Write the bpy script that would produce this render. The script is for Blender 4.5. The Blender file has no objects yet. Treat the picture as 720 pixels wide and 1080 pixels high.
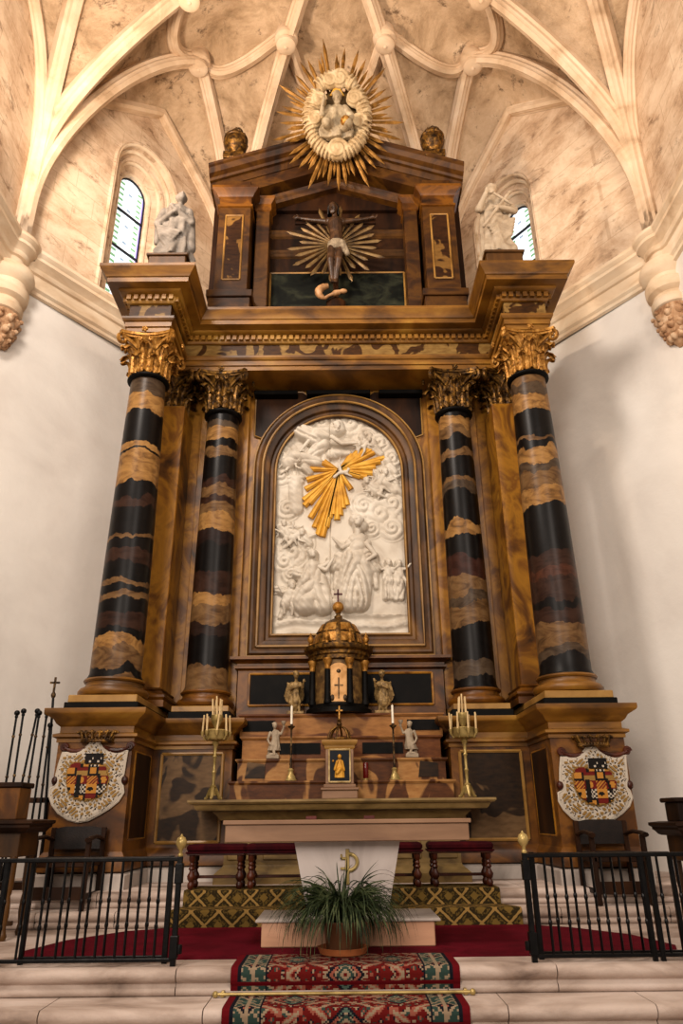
import bpy, math, random
import numpy as np
from mathutils import Vector, Matrix
from mathutils.geometry import tessellate_polygon
PI = math.pi
sc = bpy.context.scene
COL = sc.collection
rnd = random.Random(7)

# ------------------------------------------------------------------ survey helper: turns a measured sight line into a place
F = 760.0
PITCH, YAW, ROLL = math.radians(23.04), math.radians(.25), math.radians(-.56)
CAM = (-0.012, 0.0, 1.0)
sp_, cp_, sy_, cy_ = math.sin(PITCH), math.cos(PITCH), math.sin(YAW), math.cos(YAW)
R0 = (cy_, -sy_, 0.0)
FW = (sy_*cp_, cy_*cp_, sp_)
U0 = (-sy_*sp_, -cy_*sp_, cp_)
cr_, sr_ = math.cos(ROLL), math.sin(ROLL)
RT = tuple(cr_*R0[i] + sr_*U0[i] for i in range(3))
UP = tuple(-sr_*R0[i] + cr_*U0[i] for i in range(3))
def ray(px, py):
    u, v = (px-360)/F, (540-py)/F
    return tuple(RT[i]*u + UP[i]*v + FW[i] for i in range(3))
def at(px, py, Y):
    r = ray(px, py); t = Y/r[1]
    return Vector((CAM[0]+t*r[0], Y, 1.0+t*r[2]))

# ------------------------------------------------------------------ mesh builder
class MB:
    def __init__(s):
        s.v = []; s.f = []; s.m = []; s.cur = 0
    def mark(s): return len(s.v)
    def xf(s, i0, M):
        for i in range(i0, len(s.v)): s.v[i] = tuple(M @ Vector(s.v[i]))
    def face(s, idx, m=None):
        s.f.append(tuple(idx)); s.m.append(s.cur if m is None else m)
    def add(s, vs, fs, m=None):
        b = len(s.v); s.v += [tuple(p) for p in vs]
        for f in fs: s.face([b+i for i in f], m)
    def box(s, x0, x1, y0, y1, z0, z1, taper=0):
        t = taper
        vs = [(x0, y0, z0), (x1, y0, z0), (x1, y1, z0), (x0, y1, z0), (x0+t, y0+t, z1), (x1-t, y0+t, z1), (x1-t, y1-t, z1), (x0+t, y1-t, z1)]
        s.add(vs, [(0, 3, 2, 1), (4, 5, 6, 7), (0, 1, 5, 4), (1, 2, 6, 5), (2, 3, 7, 6), (3, 0, 4, 7)])
    def bbox(s, x0, x1, y0, y1, z0, z1, b=.012):
        """box with chamfered edges"""
        X, Y, Z = (x0, x1), (y0, y1), (z0, z1)
        pts = []
        c = [(x0+x1)/2, (y0+y1)/2, (z0+z1)/2]
        b = min(b, (x1-x0)*.45, (y1-y0)*.45, (z1-z0)*.45)
        idx = {}
        for i in (0, 1):
            for j in (0, 1):
                for k in (0, 1):
                    p = [X[i], Y[j], Z[k]]
                    sg = [1 if q == 0 else -1 for q in (i, j, k)]
                    for ax in range(3):
                        q = [p[a] if a == ax else p[a]+sg[a]*b for a in range(3)]
                        idx[(i, j, k, ax)] = len(pts); pts.append(tuple(q))
        fs = []
        for ax in range(3):
            o = [a for a in range(3) if a != ax]
            for sd in (0, 1):
                f = []
                for (p, q) in ((0, 0), (1, 0), (1, 1), (0, 1)):
                    key = [0, 0, 0]; key[ax] = sd; key[o[0]] = p; key[o[1]] = q
                    f.append(idx[tuple(key)+(ax,)])
                fs.append(f)
        for ax in range(3):
            o = [a for a in range(3) if a != ax]
            for p in (0, 1):
                for q in (0, 1):
                    k0 = [0, 0, 0]; k1 = [0, 0, 0]
                    k0[o[0]] = k1[o[0]] = p; k0[o[1]] = k1[o[1]] = q; k1[ax] = 1
                    fs.append([idx[tuple(k0)+(o[0],)], idx[tuple(k1)+(o[0],)], idx[tuple(k1)+(o[1],)], idx[tuple(k0)+(o[1],)]])
        for i in (0, 1):
            for j in (0, 1):
                for k in (0, 1):
                    fs.append([idx[(i, j, k, 0)], idx[(i, j, k, 1)], idx[(i, j, k, 2)]])
        s.add(pts, fs)
    def lathe(s, prof, seg=32, c=(0, 0, 0), fold=None, a0=0, a1=2*PI, sx=1, sy=1, cap=True, path=None):
        b = len(s.v); full = abs(a1-a0-2*PI) < 1e-6
        n = seg if full else seg+1
        for j, (r, z) in enumerate(prof):
            ox, oy = path(z) if path else (0, 0)
            for i in range(n):
                a = a0+(a1-a0)*i/seg
                k = fold(a, z) if fold else 1
                s.v.append((c[0]+ox+r*k*math.cos(a)*sx, c[1]+oy+r*k*math.sin(a)*sy, c[2]+z))
        for j in range(len(prof)-1):
            for i in range(seg):
                i2 = (i+1) % n if full else i+1
                s.face((b+j*n+i, b+j*n+i2, b+(j+1)*n+i2, b+(j+1)*n+i))
        if cap and full:
            if prof[0][0] > 1e-4: s.face([b+i for i in range(n)][::-1])
            if prof[-1][0] > 1e-4: s.face([b+(len(prof)-1)*n+i for i in range(n)])
    def tube(s, pts, rad, seg=8, cap=True, flat=1.0, up=None):
        pts = [Vector(p) for p in pts]; n = len(pts)
        if not hasattr(rad, '__len__'): rad = [rad]*n
        b = len(s.v); ref = Vector(up) if up else None; prev = None
        for i, p in enumerate(pts):
            t = (pts[min(i+1, n-1)]-pts[max(i-1, 0)])
            t = t.normalized() if t.length > 1e-9 else Vector((0, 0, 1))
            if prev is None:
                r = ref if ref else (Vector((0, 0, 1)) if abs(t.z) < .9 else Vector((0, 1, 0)))
                a = t.cross(r)
                if a.length < 1e-6: a = t.orthogonal()
                a.normalize()
            else:
                a = prev - t*prev.dot(t)
                a = a.normalized() if a.length > 1e-6 else t.orthogonal().normalized()
            prev = a; bb = t.cross(a).normalized()
            for k in range(seg):
                an = 2*PI*k/seg
                s.v.append(tuple(p + a*(math.cos(an)*rad[i]) + bb*(math.sin(an)*rad[i]*flat)))
        for i in range(n-1):
            for k in range(seg):
                k2 = (k+1) % seg
                s.face((b+i*seg+k, b+i*seg+k2, b+(i+1)*seg+k2, b+(i+1)*seg+k))
        if cap:
            s.face([b+k for k in range(seg)][::-1]); s.face([b+(n-1)*seg+k for k in range(seg)])
    def ball(s, c, r, seg=12, rings=8, M=None):
        if not hasattr(r, '__len__'): r = (r, r, r)
        i0 = len(s.v)
        s.lathe([(math.sin(PI*j/rings), -math.cos(PI*j/rings)) for j in range(rings+1)], seg, cap=False)
        for i in range(i0, len(s.v)):
            p = Vector((s.v[i][0]*r[0], s.v[i][1]*r[1], s.v[i][2]*r[2]))
            if M: p = M @ p
            s.v[i] = (c[0]+p.x, c[1]+p.y, c[2]+p.z)
    def caps(s, p0, p1, r0, r1=None, seg=10):
        """limb: round-ended tapering tube"""
        r1 = r0 if r1 is None else r1
        p0, p1 = Vector(p0), Vector(p1); d = (p1-p0); L = d.length; t = d.normalized() if L > 1e-9 else Vector((0, 0, 1))
        pts = []; rad = []
        for k in range(4):
            a = PI/2*k/4; pts.append(p0 - t*r0*math.cos(a)); rad.append(max(r0*math.sin(a), .0005))
        for k in range(5): pts.append(p0 + d*k/4); rad.append(r0+(r1-r0)*k/4)
        for k in range(1, 5):
            a = PI/2*k/4; pts.append(p1 + t*r1*math.sin(a)); rad.append(max(r1*math.cos(a), .0005))
        s.tube(pts, rad, seg)
    def sweep(s, path, prof, closed=False, capends=True):
        """2-D path (x, y), profile (out, z); out is to the right of the walking direction"""
        n = len(path); b = len(s.v); P = [Vector((p[0], p[1])) for p in path]
        for i in range(n):
            if closed or 0 < i < n-1:
                d0 = (P[i]-P[i-1]).normalized(); d1 = (P[(i+1) % n]-P[i]).normalized()
            elif i == 0: d0 = d1 = (P[1]-P[0]).normalized()
            else: d0 = d1 = (P[-1]-P[-2]).normalized()
            n0 = Vector((d0.y, -d0.x)); n1 = Vector((d1.y, -d1.x))
            m = n0+n1; m = m.normalized(); k = 1/max(m.dot(n0), .25)
            for (o, z) in prof:
                q = P[i]+m*(o*k); s.v.append((q.x, q.y, z))
        k = len(prof)
        for i in range(n if closed else n-1):
            i2 = (i+1) % n
            for j in range(k-1):
                s.face((b+i*k+j, b+i2*k+j, b+i2*k+j+1, b+i*k+j+1))
        if capends and not closed:
            s.face([b+j for j in range(k)]); s.face([b+(n-1)*k+j for j in range(k)][::-1])
    def offset_path(s, path, o):
        n = len(path); P = [Vector((p[0], p[1])) for p in path]; out = []
        for i in range(n):
            if 0 < i < n-1: d0 = (P[i]-P[i-1]).normalized(); d1 = (P[i+1]-P[i]).normalized()
            elif i == 0: d0 = d1 = (P[1]-P[0]).normalized()
            else: d0 = d1 = (P[-1]-P[-2]).normalized()
            n0 = Vector((d0.y, -d0.x)); n1 = Vector((d1.y, -d1.x)); m = (n0+n1).normalized()
            q = P[i]+m*(o/max(m.dot(n0), .25)); out.append((q.x, q.y))
        return out
    def flat(s, loops, fn, flip=False):
        """filled planar shape (first loop outside, others holes); fn maps 2-D to 3-D"""
        L = [[Vector((p[0], p[1], 0)) for p in l] for l in loops]
        tris = tessellate_polygon(L); pts = [fn(p[0], p[1]) for l in loops for p in l]
        s.add(pts, [t[::-1] if flip else t for t in tris])
    def slab(s, loop, fn0, fn1):
        """outline given thickness between two maps"""
        n = len(loop)
        s.flat([loop], fn0); s.flat([loop], fn1, True)
        s.add([fn0(*p) for p in loop]+[fn1(*p) for p in loop], [(i, (i+1) % n, n+(i+1) % n, n+i) for i in range(n)])

def mesh_of(mb, name, mats, smooth=True, angle=38, off=None):
    me = bpy.data.meshes.new(name)
    v = mb.v if off is None else [(p[0]-off[0], p[1]-off[1], p[2]-off[2]) for p in mb.v]
    me.from_pydata(v, [], mb.f)
    for m in (mats if isinstance(mats, (list, tuple)) else [mats]): me.materials.append(m)
    if any(mb.m): me.polygons.foreach_set('material_index', mb.m)
    if smooth:
        me.polygons.foreach_set('use_smooth', [True]*len(me.polygons))
        me.set_sharp_from_angle(angle=math.radians(angle))
    import bmesh
    bm = bmesh.new(); bm.from_mesh(me); bmesh.ops.recalc_face_normals(bm, faces=bm.faces); bm.to_mesh(me); bm.free()
    me.update()
    return me
def wloc(o):
    p = Vector((0, 0, 0))
    while o: p += o.location; o = o.parent
    return p
def obj(name, mb, mats, parent=None, world=True, smooth=True, angle=38, loc=None):
    """one mesh object; world=True: the builder holds world coordinates"""
    off = None
    if world:
        base = wloc(parent) if parent else (Vector(loc) if loc else Vector((0, 0, 0)))
        off = base
    o = bpy.data.objects.new(name, mesh_of(mb, name, mats, smooth, angle, off))
    COL.objects.link(o); o.parent = parent
    if loc is not None and not parent: o.location = loc
    elif loc is not None: o.location = loc
    return o
def tag(o, label=None, cat=None, group=None, kind=None):
    if label: o['label'] = label
    if cat: o['category'] = cat
    if group: o['group'] = group
    if kind: o['kind'] = kind
    return o
def thing(name, label, cat, loc=(0, 0, 0), rz=0, group=None):
    o = bpy.data.objects.new(name, None); COL.objects.link(o); o.empty_display_size = .1
    o.location = loc; o.rotation_euler = (0, 0, rz)
    return tag(o, label, cat, group)
def node(name, parent, loc=(0, 0, 0)):
    o = bpy.data.objects.new(name, None); COL.objects.link(o); o.parent = parent; o.location = loc; o.empty_display_size = .1
    return o
def dup(root, loc=None, rz=None, label=None, mirror=False):
    r = root.copy(); COL.objects.link(r)
    if loc is not None: r.location = loc
    if rz is not None: r.rotation_euler = (0, 0, rz)
    if label: r['label'] = label
    for ch in list(root.children):
        c = ch.copy(); COL.objects.link(c); c.parent = r
        for g in list(ch.children):
            d = g.copy(); COL.objects.link(d); d.parent = c
    return r
def mirror_mesh(me):
    m2 = me.copy()
    m2.transform(Matrix.Scale(-1, 4, (1, 0, 0))); m2.flip_normals()
    return m2
def remesh(o, voxel, it=3):
    m = o.modifiers.new('r', 'REMESH'); m.mode = 'VOXEL'; m.voxel_size = voxel; m.use_smooth_shade = True
    m2 = o.modifiers.new('s', 'SMOOTH'); m2.iterations = it; m2.factor = .5
    dg = bpy.context.evaluated_depsgraph_get()
    me = bpy.data.meshes.new_from_object(o.evaluated_get(dg)); me.name = o.data.name
    o.modifiers.clear(); old = o.data
    mats = [s for s in old.materials]
    o.data = me
    if not me.materials:
        for s in mats: me.materials.append(s)
    me.polygons.foreach_set('use_smooth', [True]*len(me.polygons))

# ------------------------------------------------------------------ materials
DIMK = [1.0]
def lin(c):
    if isinstance(c, str):
        c = tuple(int(c[i:i+2], 16)/255 for i in (0, 2, 4))
        c = tuple(x/12.92 if x <= .04045 else ((x+.055)/1.055)**2.4 for x in c)
    k = DIMK[0]
    return (c[0]*k, c[1]*k, c[2]*k, 1)
class NT:
    def __init__(s, name):
        s.mat = bpy.data.materials.new(name); s.mat.use_nodes = True
        s.t = s.mat.node_tree; s.b = s.t.nodes['Principled BSDF']
        s.pos = None
    def n(s, typ, **k):
        x = s.t.nodes.new(typ)
        for a, v in k.items():
            if hasattr(x, a): setattr(x, a, v)
        return x
    def L(s, a, b): s.t.links.new(a, b)
    def coord(s, scale=(1, 1, 1), rot=(0, 0, 0), obj=False):
        src = s.n('ShaderNodeTexCoord').outputs['Object'] if obj else s.n('ShaderNodeNewGeometry').outputs['Position']
        m = s.n('ShaderNodeMapping'); m.inputs['Scale'].default_value = scale; m.inputs['Rotation'].default_value = rot
        s.L(src, m.inputs['Vector']); return m.outputs['Vector']
    def noise(s, vec, scale=1, detail=5, rough=.55, dist=0):
        x = s.n('ShaderNodeTexNoise'); x.inputs['Scale'].default_value = scale; x.inputs['Detail'].default_value = detail
        x.inputs['Roughness'].default_value = rough; x.inputs['Distortion'].default_value = dist
        s.L(vec, x.inputs['Vector']); return x.outputs['Fac']
    def ramp(s, fac, stops, interp='LINEAR'):
        x = s.n('ShaderNodeValToRGB'); e = x.color_ramp.elements; x.color_ramp.interpolation = interp
        while len(e) > 1: e.remove(e[0])
        e[0].position = stops[0][0]; e[0].color = lin(stops[0][1])
        for p, c in stops[1:]:
            k = e.new(p); k.color = lin(c)
        s.L(fac, x.inputs['Fac']); return x.outputs['Color']
    def math(s, op, a, b=None, c=None):
        x = s.n('ShaderNodeMath'); x.operation = op
        for i, q in enumerate((a, b, c)):
            if q is None: continue
            if isinstance(q, (int, float)): x.inputs[i].default_value = q
            else: s.L(q, x.inputs[i])
        return x.outputs[0]
    def mix(s, fac, a, b, mode='MIX'):
        x = s.n('ShaderNodeMix'); x.data_type = 'RGBA'; x.blend_type = mode
        if isinstance(fac, (int, float)): x.inputs[0].default_value = fac
        else: s.L(fac, x.inputs[0])
        for i, q in ((6, a), (7, b)):
            if isinstance(q, (str, tuple)): x.inputs[i].default_value = lin(q)
            else: s.L(q, x.inputs[i])
        return x.outputs[2]
    def bump(s, h, strength=.3, dist=.02):
        x = s.n('ShaderNodeBump'); x.inputs['Strength'].default_value = strength; x.inputs['Distance'].default_value = dist
        s.L(h, x.inputs['Height']); s.L(x.outputs[0], s.b.inputs['Normal'])
    def out(s, col=None, rough=.5, metal=0, spec=.5, coat=0):
        if col is not None:
            if isinstance(col, (str, tuple)): s.b.inputs['Base Color'].default_value = lin(col)
            else: s.L(col, s.b.inputs['Base Color'])
        if isinstance(rough, (int, float)): s.b.inputs['Roughness'].default_value = rough
        else: s.L(rough, s.b.inputs['Roughness'])
        s.b.inputs['Metallic'].default_value = metal; s.b.inputs['Specular IOR Level'].default_value = spec
        s.b.inputs['Coat Weight'].default_value = coat
        return s.mat
# overall tone of each finish (own darkness; the left saint's stone also holds painted shade)
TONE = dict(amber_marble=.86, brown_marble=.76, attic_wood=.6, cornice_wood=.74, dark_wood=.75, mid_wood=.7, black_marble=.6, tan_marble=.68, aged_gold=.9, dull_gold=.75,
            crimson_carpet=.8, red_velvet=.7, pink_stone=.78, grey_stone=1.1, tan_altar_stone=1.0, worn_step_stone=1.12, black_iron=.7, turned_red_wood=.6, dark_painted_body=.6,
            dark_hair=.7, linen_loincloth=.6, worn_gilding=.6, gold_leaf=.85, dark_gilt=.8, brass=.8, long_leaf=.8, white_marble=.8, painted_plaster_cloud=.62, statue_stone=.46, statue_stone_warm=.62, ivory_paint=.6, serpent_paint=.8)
def mottled(name, stops, scale=2.5, stretch=(1, 1, 1), dist=.6, rough=.35, metal=0, bumps=.12, detail=5, spec=.28, fine=60, interp='LINEAR', obj=False):
    DIMK[0] = TONE.get(name, 1.0)
    t = NT(name); v = t.coord(stretch, obj=obj)
    c = t.ramp(t.noise(v, scale, detail, .55, dist), stops, interp)
    h = t.noise(t.coord(obj=obj), fine, 3)
    DIMK[0] = 1.0
    if bumps: t.bump(h, bumps, .01)
    return t.out(c, rough, metal, spec)
# ---- palette
M = {}
M['amber'] = mottled('amber_marble', [(.28, '2a1605'), (.42, '683e0c'), (.52, 'a06c1a'), (.62, '744610'), (.74, 'b4822a')], 1.3, (1, 1, .8), 1.2, .42, bumps=.05, spec=.35)
M['amber_dark'] = mottled('brown_marble', [(.28, '221004'), (.45, '563008'), (.55, '7a4a0e'), (.68, '4a2a07'), (.8, '8e5c18')], 1.6, (1, 1, 1.4), .8, .42, bumps=.05, spec=.3)
M['attic'] = mottled('attic_wood', [(.28, '1c0d03'), (.45, '442506'), (.55, '623c0b'), (.68, '3a2006'), (.8, '70480f')], 1.6, (1, 1, 1.4), .8, .5, bumps=.05, spec=.25)
M['cornice'] = mottled('cornice_wood', [(.25, '2a1606'), (.42, '66400e'), (.55, '8e5e1a'), (.7, 'aa7c2c')], 1.2, (1, 1, 3), .5, .42, bumps=.06, spec=.35)
M['wood_dark'] = mottled('dark_wood', [(.3, '130a06'), (.5, '29160a'), (.7, '3f240f')], 3, (1, 1, .25), .4, .5, bumps=.08, spec=.12)
M['wood_mid'] = mottled('mid_wood', [(.3, '2c1a09'), (.5, '4e300e'), (.7, '684216')], 3, (1, 1, .25), .4, .42, bumps=.08)
M['black'] = mottled('black_marble', [(.3, '060504'), (.55, '0e0b09'), (.75, '1c1713')], 4, rough=.55, bumps=.03, spec=.08)
M['tan'] = mottled('tan_marble', [(.3, '7a5420'), (.5, 'a87c3c'), (.7, 'c09450')], 2, rough=.35, bumps=.05)
M['gold'] = mottled('aged_gold', [(.3, '4e3210'), (.48, '966420'), (.7, 'c0904a')], 14, rough=.45, metal=.45, bumps=.25, fine=40)
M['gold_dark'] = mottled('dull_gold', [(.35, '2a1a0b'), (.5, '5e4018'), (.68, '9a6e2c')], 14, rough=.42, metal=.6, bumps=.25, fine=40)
M['gold_ray'] = mottled('gold_leaf', [(.3, 'a8721f'), (.5, 'd0962f'), (.7, 'e2b048')], 4, rough=.5, metal=.25, bumps=.08)
M['brass'] = mottled('brass', [(.3, '8a7440'), (.6, 'c0a668')], 6, rough=.35, metal=.4, bumps=.03)
M['ray_brown'] = mottled('worn_gilding', [(.3, '4a361e'), (.5, '7c6038'), (.7, '9a7c4c')], 5, rough=.45, metal=.3, bumps=.1)
M['ray_old'] = mottled('old_gilding', [(.3, '4a3012'), (.5, '86602a'), (.7, 'b4884a')], 5, rough=.42, metal=.35, bumps=.1)
M['relief'] = mottled('white_marble', [(.25, 'b8a894'), (.5, 'd8ccba'), (.75, 'e6dccc')], 2.2, rough=.5, bumps=.05, fine=30)
M['cloud'] = mottled('painted_plaster_cloud', [(.3, 'a8895e'), (.55, 'd8bd92'), (.75, 'e8d2ac')], 5, rough=.6, bumps=.1)
M['stone_white'] = mottled('statue_stone', [(.25, '6e655c'), (.5, '988e84'), (.75, 'b4aaa0')], 6, rough=.65, bumps=.15)  # left saint only; toned down so its colour carries the shade
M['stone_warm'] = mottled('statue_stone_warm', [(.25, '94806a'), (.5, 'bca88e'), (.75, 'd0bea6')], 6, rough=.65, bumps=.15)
M['ivory'] = mottled('ivory_paint', [(.3, '8a7658'), (.55, 'bca888'), (.75, 'd6c6a8')], 8, rough=.5, bumps=.1)
M['bronze'] = mottled('dark_gilt', [(.35, '1c130b'), (.52, '4a3620'), (.7, '86683c')], 16, rough=.42, metal=.45, bumps=.15)
M['flesh'] = mottled('dark_painted_body', [(.3, '2a1a10'), (.55, '4c3320'), (.75, '6a4a30')], 7, rough=.4, bumps=.05)
M['hair'] = mottled('dark_hair', [(.4, '0c0806'), (.7, '24160e')], 20, rough=.5)
M['linen'] = mottled('linen_loincloth', [(.3, '6a5a48'), (.6, 'a8967c')], 9, rough=.7)
M['iron'] = mottled('black_iron', [(.3, '060607'), (.6, '121214'), (.8, '24221f')], 12, rough=.35, metal=.5, bumps=.1)
M['candle'] = mottled('wax', [(.3, 'd8ceb8'), (.7, 'f0e8d8')], 8, rough=.5)
M['velvet'] = mottled('red_velvet', [(.3, '22030a'), (.6, '40070e'), (.8, '500a12')], 5, rough=.95, bumps=.3, fine=200, spec=.1)
M['leather'] = mottled('black_leather', [(.3, '0c0807'), (.7, '1e1410')], 8, rough=.45, bumps=.15)
M['turned'] = mottled('turned_red_wood', [(.3, '260d07'), (.5, '4a1e10'), (.75, '6a331c')], 5, (1, 1, .4), rough=.35)
M['pot'] = mottled('brown_glazed_pot', [(.3, '2e1a10'), (.5, '5a3a26'), (.7, '7a543a')], 2, (1, 1, .1), rough=.3, metal=.2)
M['terracotta'] = mottled('terracotta', [(.3, '8a4a26'), (.7, 'b0683a')], 6, rough=.75)
M['soil'] = mottled('potting_soil', [(.3, '0e0906'), (.7, '2a1c12')], 30, rough=.95)
M['leaf'] = mottled('long_leaf', [(.3, '10180c'), (.5, '26331a'), (.72, '5c6440')], 9, rough=.6, bumps=0, spec=.15)
M['pinkstone'] = mottled('pink_stone', [(.25, '664838'), (.5, '8c6a50'), (.75, 'a27e62')], 1.6, (.6, 1, 2.5), .6, .5, bumps=.05)
M['greystone'] = mottled('grey_stone', [(.25, '7a6e68'), (.5, 'a0968e'), (.75, 'b4aaa2')], 2.2, (1, 1, .6), .8, .5, bumps=.06)
M['basestone'] = mottled('warm_base_stone', [(.25, '9a7058'), (.5, 'bc8e70'), (.75, 'caa084')], 1.6, (.6, 1, 2.5), .6, .5, bumps=.05)
M['supportstone'] = mottled('pale_support_stone', [(.25, '9a8c86'), (.5, 'c0b4ae'), (.75, 'cec4c0')], 2.2, (1, 1, .5), .8, .45, bumps=.06)
M['door_gilt'] = mottled('door_gilding', [(.3, '9a6c34'), (.5, 'c4925a'), (.7, 'd8aa72')], 6, rough=.5, metal=.1, bumps=.1)
M['angel_gilt'] = mottled('angel_gilding', [(.3, '46351e'), (.5, '7c623a'), (.7, 'a88a5a')], 18, rough=.5, metal=.15, bumps=.15)
M['drum'] = mottled('drum_gilding', [(.3, '2a1c0e'), (.5, '5c4222'), (.7, '8a6a38')], 9, rough=.5, metal=.2, bumps=.15)
M['frame_wood'] = mottled('worn_frame_wood', [(.28, '1a0e06'), (.45, '3a2410'), (.6, '5c3c1a'), (.78, '7a5628')], 2.2, (1, 1, .5), .8, .45, bumps=.08, spec=.25)
M['pale_gilt'] = mottled('pale_gilt_edge', [(.3, '8a7040'), (.7, 'c8b080')], 8, rough=.45, metal=.2)
M['candle_warm'] = mottled('warm_wax', [(.3, 'b89a6a'), (.7, 'd8bc8c')], 8, rough=.5)
M['tanstone'] = mottled('tan_altar_stone', [(.25, '4c3a22'), (.5, '7a6238'), (.75, '94794c')], 3, (1, 1, 2), .6, .5, bumps=.08)
M['step_stone'] = mottled('worn_step_stone', [(.3, '5e4e46'), (.42, '8a786c'), (.56, 'a8978c'), (.76, 'b8a9a0')], 2.6, (.5, 1, 1.5), .5, .7, bumps=.5, fine=22, detail=9)
M['carpet'] = mottled('crimson_carpet', [(.3, '480913'), (.6, '5e0d1b'), (.8, '6e1724')], 3, rough=.97, bumps=.4, fine=260, spec=.05)
M['porphyry'] = mottled('dull_red', [(.3, '3a1210'), (.7, '5a201a')], 5, rough=.45)
M['serpent'] = mottled('serpent_paint', [(.3, '7a5636'), (.55, 'b08458'), (.75, 'caa078')], 8, rough=.5)

def flame(name, base, light, scale=1.2, rot=(0, 0, 0), thr=.52, stretch=(1, 1, 1), dist=2.0, rough=.32, extra=None):
    """two-tone marble with sharp flame-shaped patches"""
    DIMK[0] = .8
    t = NT(name); v = t.coord(stretch, rot)
    n = t.noise(v, scale, 2.2, .5, dist)
    f = t.noise(t.coord((1, 1, 3)), 7, 5)
    a = t.ramp(f, [(.3, base[0]), (.7, base[1])]); b = t.ramp(f, [(.3, light[0]), (.7, light[1])])
    DIMK[0] = 1.0
    m = t.ramp(n, [(thr-.015, (0, 0, 0)), (thr+.015, (1, 1, 1))])
    DIMK[0] = 1.0
    return t.out(t.mix(m, a, b), rough+.12, 0, .14)
M['frieze'] = flame('frieze_flame_marble', ('2c1806', '4a2c0e'), ('6e5026', '947440'), 2.2, (0, .5, 0), .5, (1, 1, .8), 1.6)
M['panel'] = flame('panel_flame_marble', ('1c120a', '342212'), ('5a4228', '74583a'), 1.5, (0, .4, 0), .52, (1, 1, .8), 1.4)
M['gradine'] = flame('gradine_flame_marble', ('40220f', '62391c'), ('946434', 'b4854e'), 1.9, (0, .2, 0), .5, (1.3, 1, .6), 1.0)
M['gradine_b'] = flame('gradine_red_marble', ('50280f', '744420'), ('8a5a2c', 'a8743e'), 1.4, (0, .6, 0), .5, (.6, 1, 1.6), .9)
M['attic_panel'] = flame('attic_panel_marble', ('241208', '3e2410'), ('6a4a22', '846030'), 2.2, (0, .9, 0), .54, (1, 1, 1), 1.0)

def painting_mat():
    t = NT('dark_landscape_painting'); v = t.coord((1, 1, 1.8))
    c = t.ramp(t.noise(v, 1.6, 6, .6, .6), [(.35, '050605'), (.52, '10120e'), (.62, '25271d'), (.75, '38382c')])
    return t.out(c, .45, 0, .08)
M['landscape'] = painting_mat()

def banded(name, Y, bands, seed):
    """column marble: bands given as (picture row, colour); converted to heights on the shaft"""
    zs = [(at(360, y, Y).z, c) for y, c in bands]
    z0, z1 = 2.4, 7.4
    t = NT(name)
    p = t.coord()
    s = t.n('ShaderNodeSeparateXYZ'); t.L(p, s.inputs[0])
    w = t.n('ShaderNodeMapping'); w.inputs['Scale'].default_value = (1.7, 1.7, 1.1); w.inputs['Location'].default_value = (seed*3.1, seed, seed*1.7); t.L(p, w.inputs['Vector'])
    n1 = t.noise(w.outputs[0], 1.0, 2, .5, .3)
    n2 = t.noise(w.outputs[0], 4.0, 4, .6, .5)
    z = t.math('ADD', s.outputs['Z'], t.math('MULTIPLY', t.math('SUBTRACT', n1, .5), .44))
    z = t.math('ADD', z, t.math('MULTIPLY', t.math('SUBTRACT', n2, .5), .16))
    f = t.math('DIVIDE', t.math('SUBTRACT', z, z0), z1-z0)
    zs.sort(key=lambda q: q[0])
    st = []
    for i, (zz, c) in enumerate(zs):
        q = (zz-z0)/(z1-z0)
        st.append((0 if i == 0 else q, c))
    DIMK[0] = .9
    c = t.ramp(f, st[:32], 'CONSTANT')
    DIMK[0] = 1.0
    w2 = t.coord((1.6, 1.6, 3.6))
    v = t.ramp(t.noise(w2, 1.6, 6, .62, 2.2), [(.32, '6a5a50'), (.45, 'c4b8b0'), (.6, 'ffffff')])
    c = t.mix(.75, c, v, 'MULTIPLY')
    return t.out(c, .36, 0, .14)
K, B, T, T2, G = '0d0908', '352118', '9a7240', '715434', '4c3d2e'
# each band: (row of its lower edge going up the shaft, colour above that row)
M['col_ol'] = banded('jasper_a', 9.1, [(735, T2), (712, K), (703, T2), (684, T), (672, K), (664, B), (648, K), (631, T2), (624, K), (615, T2), (609, K), (590, B), (575, K), (563, T2), (558, K), (528, B), (520, K), (508, T), (472, K), (470, T), (463, K), (429, T), (412, G), (392, K)], 1.0)
M['col_or'] = banded('jasper_b', 9.1, [(735, K), (694, G), (684, T2), (656, B), (640, K), (633, B), (610, '4a2a1c'), (600, B), (583, K), (533, T), (512, T2), (495, G), (488, T), (472, K), (464, T2), (461, K), (430, T), (412, G), (403, T2), (392, K)], 2.3)
M['col_il'] = banded('jasper_c', 10.2, [(760, B), (735, T2), (702, K), (668, '2a1c16'), (655, T2), (634, T), (622, B), (600, K), (570, '241612'), (556, T), (540, T2), (529, B), (520, T2), (508, B), (500, K), (478, T2), (470, K), (462, T), (448, G), (440, K)], 3.9)
M['col_ir'] = banded('jasper_d', 10.2, [(760, B), (740, K), (716, G), (700, K), (660, T2), (640, G), (630, T2), (612, '3a2018'), (585, K), (563, T), (552, K), (520, G), (510, T2), (504, K), (482, T2), (472, K), (460, T2), (450, T), (440, K)], 5.2)

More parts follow.
